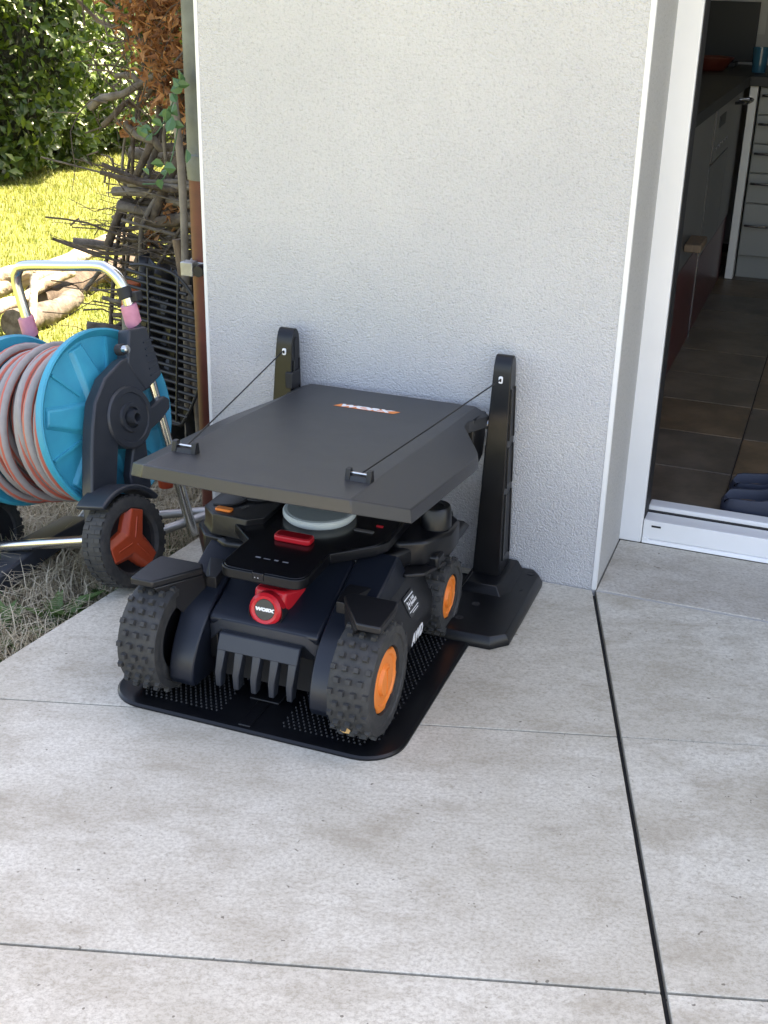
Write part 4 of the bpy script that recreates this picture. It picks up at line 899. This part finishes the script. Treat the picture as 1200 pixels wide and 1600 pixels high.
def gpt(x, z): return Vector((x + .045, .36 + (z - .2) * .16 - (x + 1.33) * .1, z - .10)) - GO
m = MB(); m.tube([gpt(x, z) for x, z in [(p.x, p.y) for p in bezier([(a, b, 0) for a, b in rim], 4)]], .0045, 8); m.tube([gpt(-1.40, .60) - Vector((0, .004, 0)), gpt(-1.375, .20) - Vector((0, .004, 0))], .0035, 8); m.tube([gpt(-1.30, .585) - Vector((0, .004, 0)), gpt(-1.29, .20) - Vector((0, .004, 0))], .0035, 8); m.build('rim', M['iron'], gr)
for k in range(19):
    z = .205 + k * .0205
    xr = np.interp(z, [.19, .215, .30, .40, .50, .585, .605], [-1.30, -1.262, -1.225, -1.205, -1.225, -1.30, -1.40])
    m = MB(); m.tube([gpt(-1.47, z + .012), gpt(float(xr), z - .010)], .0052, 8); m.build('bar', M['iron'], gr)
g_ = MB(); nx_, nz_ = 14, 18; vs_ = []; q = random.Random(77)
for i in range(nx_ + 1):
    for j in range(nz_ + 1):
        x = -1.43 + .21 * i / nx_; z = LZ + .01 + .60 * j / nz_ - .05 * (i / nx_) * (j / nz_); vs_.append((x, .455 + .02 * math.sin(i * 1.3 + j * .7) + q.uniform(-.012, .012) + z * .12, z + q.uniform(-.008, .008)))
fs_ = [(i * (nz_ + 1) + j, (i + 1) * (nz_ + 1) + j, (i + 1) * (nz_ + 1) + j + 1, i * (nz_ + 1) + j + 1) for i in range(nx_) for j in range(nz_)]
g_.add(vs_, fs_); o = g_.build('plastic_sheet', mat('black_sheet', (.008, .008, .009), .35), None, smooth=25); sm_ = o.modifiers.new('thickness', 'SOLIDIFY'); sm_.thickness = .003
tag(o, 'crumpled black plastic sheet behind the grill grate', 'plastic sheet')
# ivy sprigs hanging at the pipe
iv = thing('ivy_sprig', 'green ivy sprig with dark leaves in front of the downpipe', 'ivy', (-1.08, .04, .70)); IO = Vector((-1.08, .04, .70))
stem = bezier([(-1.02, .06, 1.02), (-1.055, .05, .94), (-1.09, .045, .90), (-1.13, .05, .93)], 5); m = MB(); m.tube([p - IO for p in stem], .0016, 6); m.build('stem', M['ivy'], iv)
stem2 = bezier([(-1.03, .06, .93), (-1.045, .045, .85), (-1.075, .045, .80), (-1.125, .05, .79)], 5); m = MB(); m.tube([p - IO for p in stem2], .0016, 6); m.build('stem', M['ivy'], iv)
q = random.Random(4)
for k in range(26):
    p = q.choice(stem + stem2) + Vector((q.gauss(0, .018), q.gauss(-.005, .01), q.gauss(0, .018))); l = q.uniform(.022, .040)
    out = [(0, 0), (.28, .30), (.55, .34), (1, 0), (.55, -.34), (.28, -.30)]; Mx = Matrix.Translation(p - IO) @ Matrix.Rotation(q.uniform(0, 6.28), 4, 'Y') @ Matrix.Rotation(q.uniform(-.7, .7), 4, 'X') @ Matrix.Rotation(q.uniform(-.6, .6), 4, 'Z')
    m = MB(); m.add([(0, -.002, 0), (l, -.004, 0)] + [(x * l, .15 * abs(y_) * l, y_ * l) for x, y_ in out[1:3]] + [(x * l, .15 * abs(y_) * l, y_ * l) for x, y_ in out[4:]], [(0, 2, 3, 1), (0, 1, 4, 5)], Mx); m.build('leaf', M['ivy'], iv, smooth=0)

# ------------------------------------------------------------------ logs and stones on the sunny lawn
q = random.Random(8)
LG = [('long pale peeled log lying across the lawn edge', (-2.87, 1.45, -.01), (-2.93, 2.80, .02), .052, 'palelog'), ('pale log end sticking out at the left edge', (-2.95, 1.15, .02), (-2.82, 1.90, .045), .044, 'palelog'),
      ('dark barked log in front of the pale ones', (-2.73, 1.78, -.045), (-2.71, 2.55, -.03), .060, 'bark2'), ('short brown log nearest the reel handle', (-2.58, 1.42, -.05), (-2.62, 1.92, -.05), .055, 'bark'),
      ('thin pale log lying low behind the reel handle', (-2.66, 1.25, -.02), (-2.68, 2.0, .03), .028, 'palelog')]
for lab, a, b, r, mt in LG:
    pts, rr = crooked(a, b, r, r * .85, hash(lab) % 1000 if False else int(abs(a[0] * 1000 + b[1] * 77)), 4, .02); o_ = Vector(a); m = MB(); pts = bezier(pts, 5); ph = q.uniform(0, 6)
    m.tube([p - o_ for p in pts], [r * (1 + .10 * math.sin(i * .7 + ph) + .07 * math.sin(i * 1.9) + q.uniform(-.04, .04)) * (1 - .3 * i / len(pts)) for i in range(len(pts))], 12); o = m.build('log', M[mt], None, smooth=60); o.location = o_; tag(o, lab, 'log', 'logs along the lawn')
stick('peeled_stick', 'pale peeled stick propped against the logs behind the reel handle', 'stick', [(-2.42, 1.30, -.09), (-2.48, 1.42, .02), (-2.56, 1.56, .12)], .016, M['palelog'])
for k, (x, y, s_, lab) in enumerate(((-2.62, 1.10, .085, 'large pale stone at the left end of the logs'), (-2.50, 1.05, .06, 'small rounded pale stone beside the large one'), (-2.72, .98, .07, 'pale stone half hidden behind the blue flange'))):
    bm = bmesh.new(); bmesh.ops.create_icosphere(bm, subdivisions=3, radius=1)
    for v in bm.verts: v.co *= 1 + .16 * math.sin(3 * v.co.x + k) * math.cos(4 * v.co.y + 2 * k) + .08 * math.sin(7 * v.co.z + k)
    me = bpy.data.meshes.new('stone'); bm.to_mesh(me); bm.free(); me.shade_smooth(); me.materials.append(M['palelog']); o = link(bpy.data.objects.new('stone', me)); o.scale = (s_, s_ * 1.2, s_ * .75); o.location = (x, y, LZ + s_ * .5); tag(o, lab, 'stone')

# ------------------------------------------------------------------ hedge
hg = thing('hedge', 'tall clipped evergreen hedge behind the lawn, sun on its leaves', 'hedge', (-5.2, 5.0, LZ)); HO = np.array([-5.2, 5.0, LZ])
def rec(y): t = np.clip((5.0 - y) / .55, 0, 1); return .24 * t * t * (3 - 2 * t)
def hface(y): return -4.62 - .13 * (y - 4.2) - float(rec(y))
def gen_hedge(g, N):
    y = g.uniform(2.4, 9.0, N); z = g.uniform(.0, 2.3, N) ** 1.0; dep = np.abs(g.normal(0, .14, N))
    bulge = .13 * np.sin(3.1 * y + 2 * z) * np.cos(2.7 * z + .6) + .10 * np.sin(7.3 * y - 4.1 * z) + .06 * np.sin(13 * y + 11 * z)
    x = -4.62 - .13 * (y - 4.2) - rec(y) + bulge - dep + .12 - .22 * np.clip(.35 - z, 0, 1) / .35 
    p = np.stack([x, y, z + LZ + .05], 1) - HO
    up = np.stack([.75 + g.normal(0, .45, N), -.25 + g.normal(0, .5, N), .55 + g.normal(0, .45, N)], 1); up /= np.linalg.norm(up, axis=1, keepdims=True); return p, up
leaves(30000, gen_hedge, (.055, .095), (.42, .58), (.1, .9), M['hedgeleaf'], 'foliage', hg, 5, .12)
def gen_top(g, N):
    y = g.uniform(2.4, 9, N); x = g.uniform(-6.0, -4.7, N) - .13 * (y - 4.2); p = np.stack([x, y, 2.25 + g.normal(0, .1, N)], 1) - HO; up = np.stack([g.normal(0, .5, N), g.normal(0, .5, N), 1 + g.normal(0, .3, N)], 1); up /= np.linalg.norm(up, axis=1, keepdims=True); return p, up
leaves(6000, gen_top, (.05, .085), (.42, .58), (.1, .9), M['hedgeleaf'], 'foliage_top', hg, 6, .12)
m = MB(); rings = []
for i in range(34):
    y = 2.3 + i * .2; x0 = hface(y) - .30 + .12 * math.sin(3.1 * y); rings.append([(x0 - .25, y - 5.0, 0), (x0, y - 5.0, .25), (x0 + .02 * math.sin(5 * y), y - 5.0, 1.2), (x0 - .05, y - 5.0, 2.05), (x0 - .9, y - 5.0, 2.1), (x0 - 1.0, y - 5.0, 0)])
m.loft([[(x + 5.2, y, z) for x, y, z in r] for r in rings]); m.build('light_stop_core', M['hedgecore'], hg)  # lumpy dark solid added behind the leaves to stop light coming through

# ------------------------------------------------------------------ grass
def blades(name, mt, N, region, h, wd, lean, seed, z0=LZ, flat=0.0, keep=None):
    g = np.random.default_rng(seed); x = g.uniform(region[0], region[1], N); y = g.uniform(region[2], region[3], N)
    if keep is not None: k = keep(x, y); x, y = x[k], y[k]
    N = len(x); hh = g.uniform(h[0], h[1], N) * (.7 + .6 * (.5 + .5 * np.sin(9 * x + 3 * np.sin(5 * y)) * np.cos(8 * y))); az = g.uniform(0, 2 * np.pi, N); le = g.uniform(lean[0], lean[1], N); wv = g.uniform(wd[0], wd[1], N)
    dx, dy = np.cos(az), np.sin(az); px, py = -dy, dx
    V = np.zeros((N, 5, 3), np.float32); zz = np.full(N, z0 - .003) + g.uniform(0, flat, N) if flat else np.full(N, z0 - .003)
    def pt(t, sgn, wf): 
        r_ = hh * le * t * t; hz = hh * np.sqrt(np.clip(1 - (le * t) ** 2, .05, 1)) * t
        return np.stack([x + dx * r_ + px * sgn * wv * wf, y + dy * r_ + py * sgn * wv * wf, zz + hz], 1)
    V[:, 0] = pt(0, -1, .5); V[:, 1] = pt(0, 1, .5); V[:, 2] = pt(.55, 1, .42); V[:, 3] = pt(.55, -1, .42); V[:, 4] = pt(1, 0, 0)
    base_ = np.arange(N)[:, None] * 5
    F = np.concatenate([base_ + np.array([[0, 1, 2]]), base_ + np.array([[0, 2, 3]]), base_ + np.array([[3, 2, 4]])])
    return np_mesh(name, V.reshape(-1, 3), F, mt, None, False)
edge_x = lambda y: eA.x + (y - eA.y) * (eB.x - eA.x) / (eB.y - eA.y) - .012
tag(blades('lawn_grass', M['grass'], 90000, (-5.2, -1.75, .3, 7.6), (.022, .05), (.003, .006), (.2, .9), 31), 'short sunlit grass of the lawn', 'grass', kind='stuff')
tag(blades('straw', M['straw'], 16000, (-1.75, -.93, -1.25, .45), (.05, .14), (.0016, .0034), (.75, .98), 32, keep=lambda x, y: x < np.where(y < 0, edge_x(y) - .004, -.955), flat=.03), 'dry straw and dead grass beside the patio', 'straw', kind='stuff')
tag(blades('green_grass', M['weed'], 5200, (-1.75, -.94, -1.25, .1), (.04, .11), (.002, .004), (.3, .95), 33, keep=lambda x, y: (x < edge_x(y) - .004) & (np.sin(11 * x + 2) * np.sin(9 * y + 1) > -.15)), 'green grass tufts among the straw', 'grass', kind='stuff')
# a leafy weed at the patio edge
q = random.Random(12)
for wi, (wx, wy, lab, n_) in enumerate(((-1.075, -.47, 'dark green leafy weed at the patio edge below the reel', 30), (-1.16, -.56, 'low green weed nearer the left edge of the picture', 18), (-1.03, -.34, 'small weed between the patio and the reel wheel', 12))):
    wd_ = thing('weed', lab, 'weed', (wx, wy, LZ))
    for k in range(n_):
        a = q.uniform(0, 6.28); l = q.uniform(.045, .09); tl = q.uniform(.2, .9); Mx = Matrix.Translation((q.gauss(0, .018), q.gauss(0, .018), q.uniform(.01, .045))) @ Matrix.Rotation(a, 4, 'Z') @ Matrix.Rotation(-tl, 4, 'Y'); m = MB()
        m.add([(0, 0, 0), (l * .5, -.20 * l, .06 * l), (l, 0, -.1 * l), (l * .5, .20 * l, .06 * l), (l * .55, 0, 0)], [(0, 1, 4), (1, 2, 4), (2, 3, 4), (3, 0, 4)], Mx); m.build('leaf', M['weed'], wd_, smooth=0)
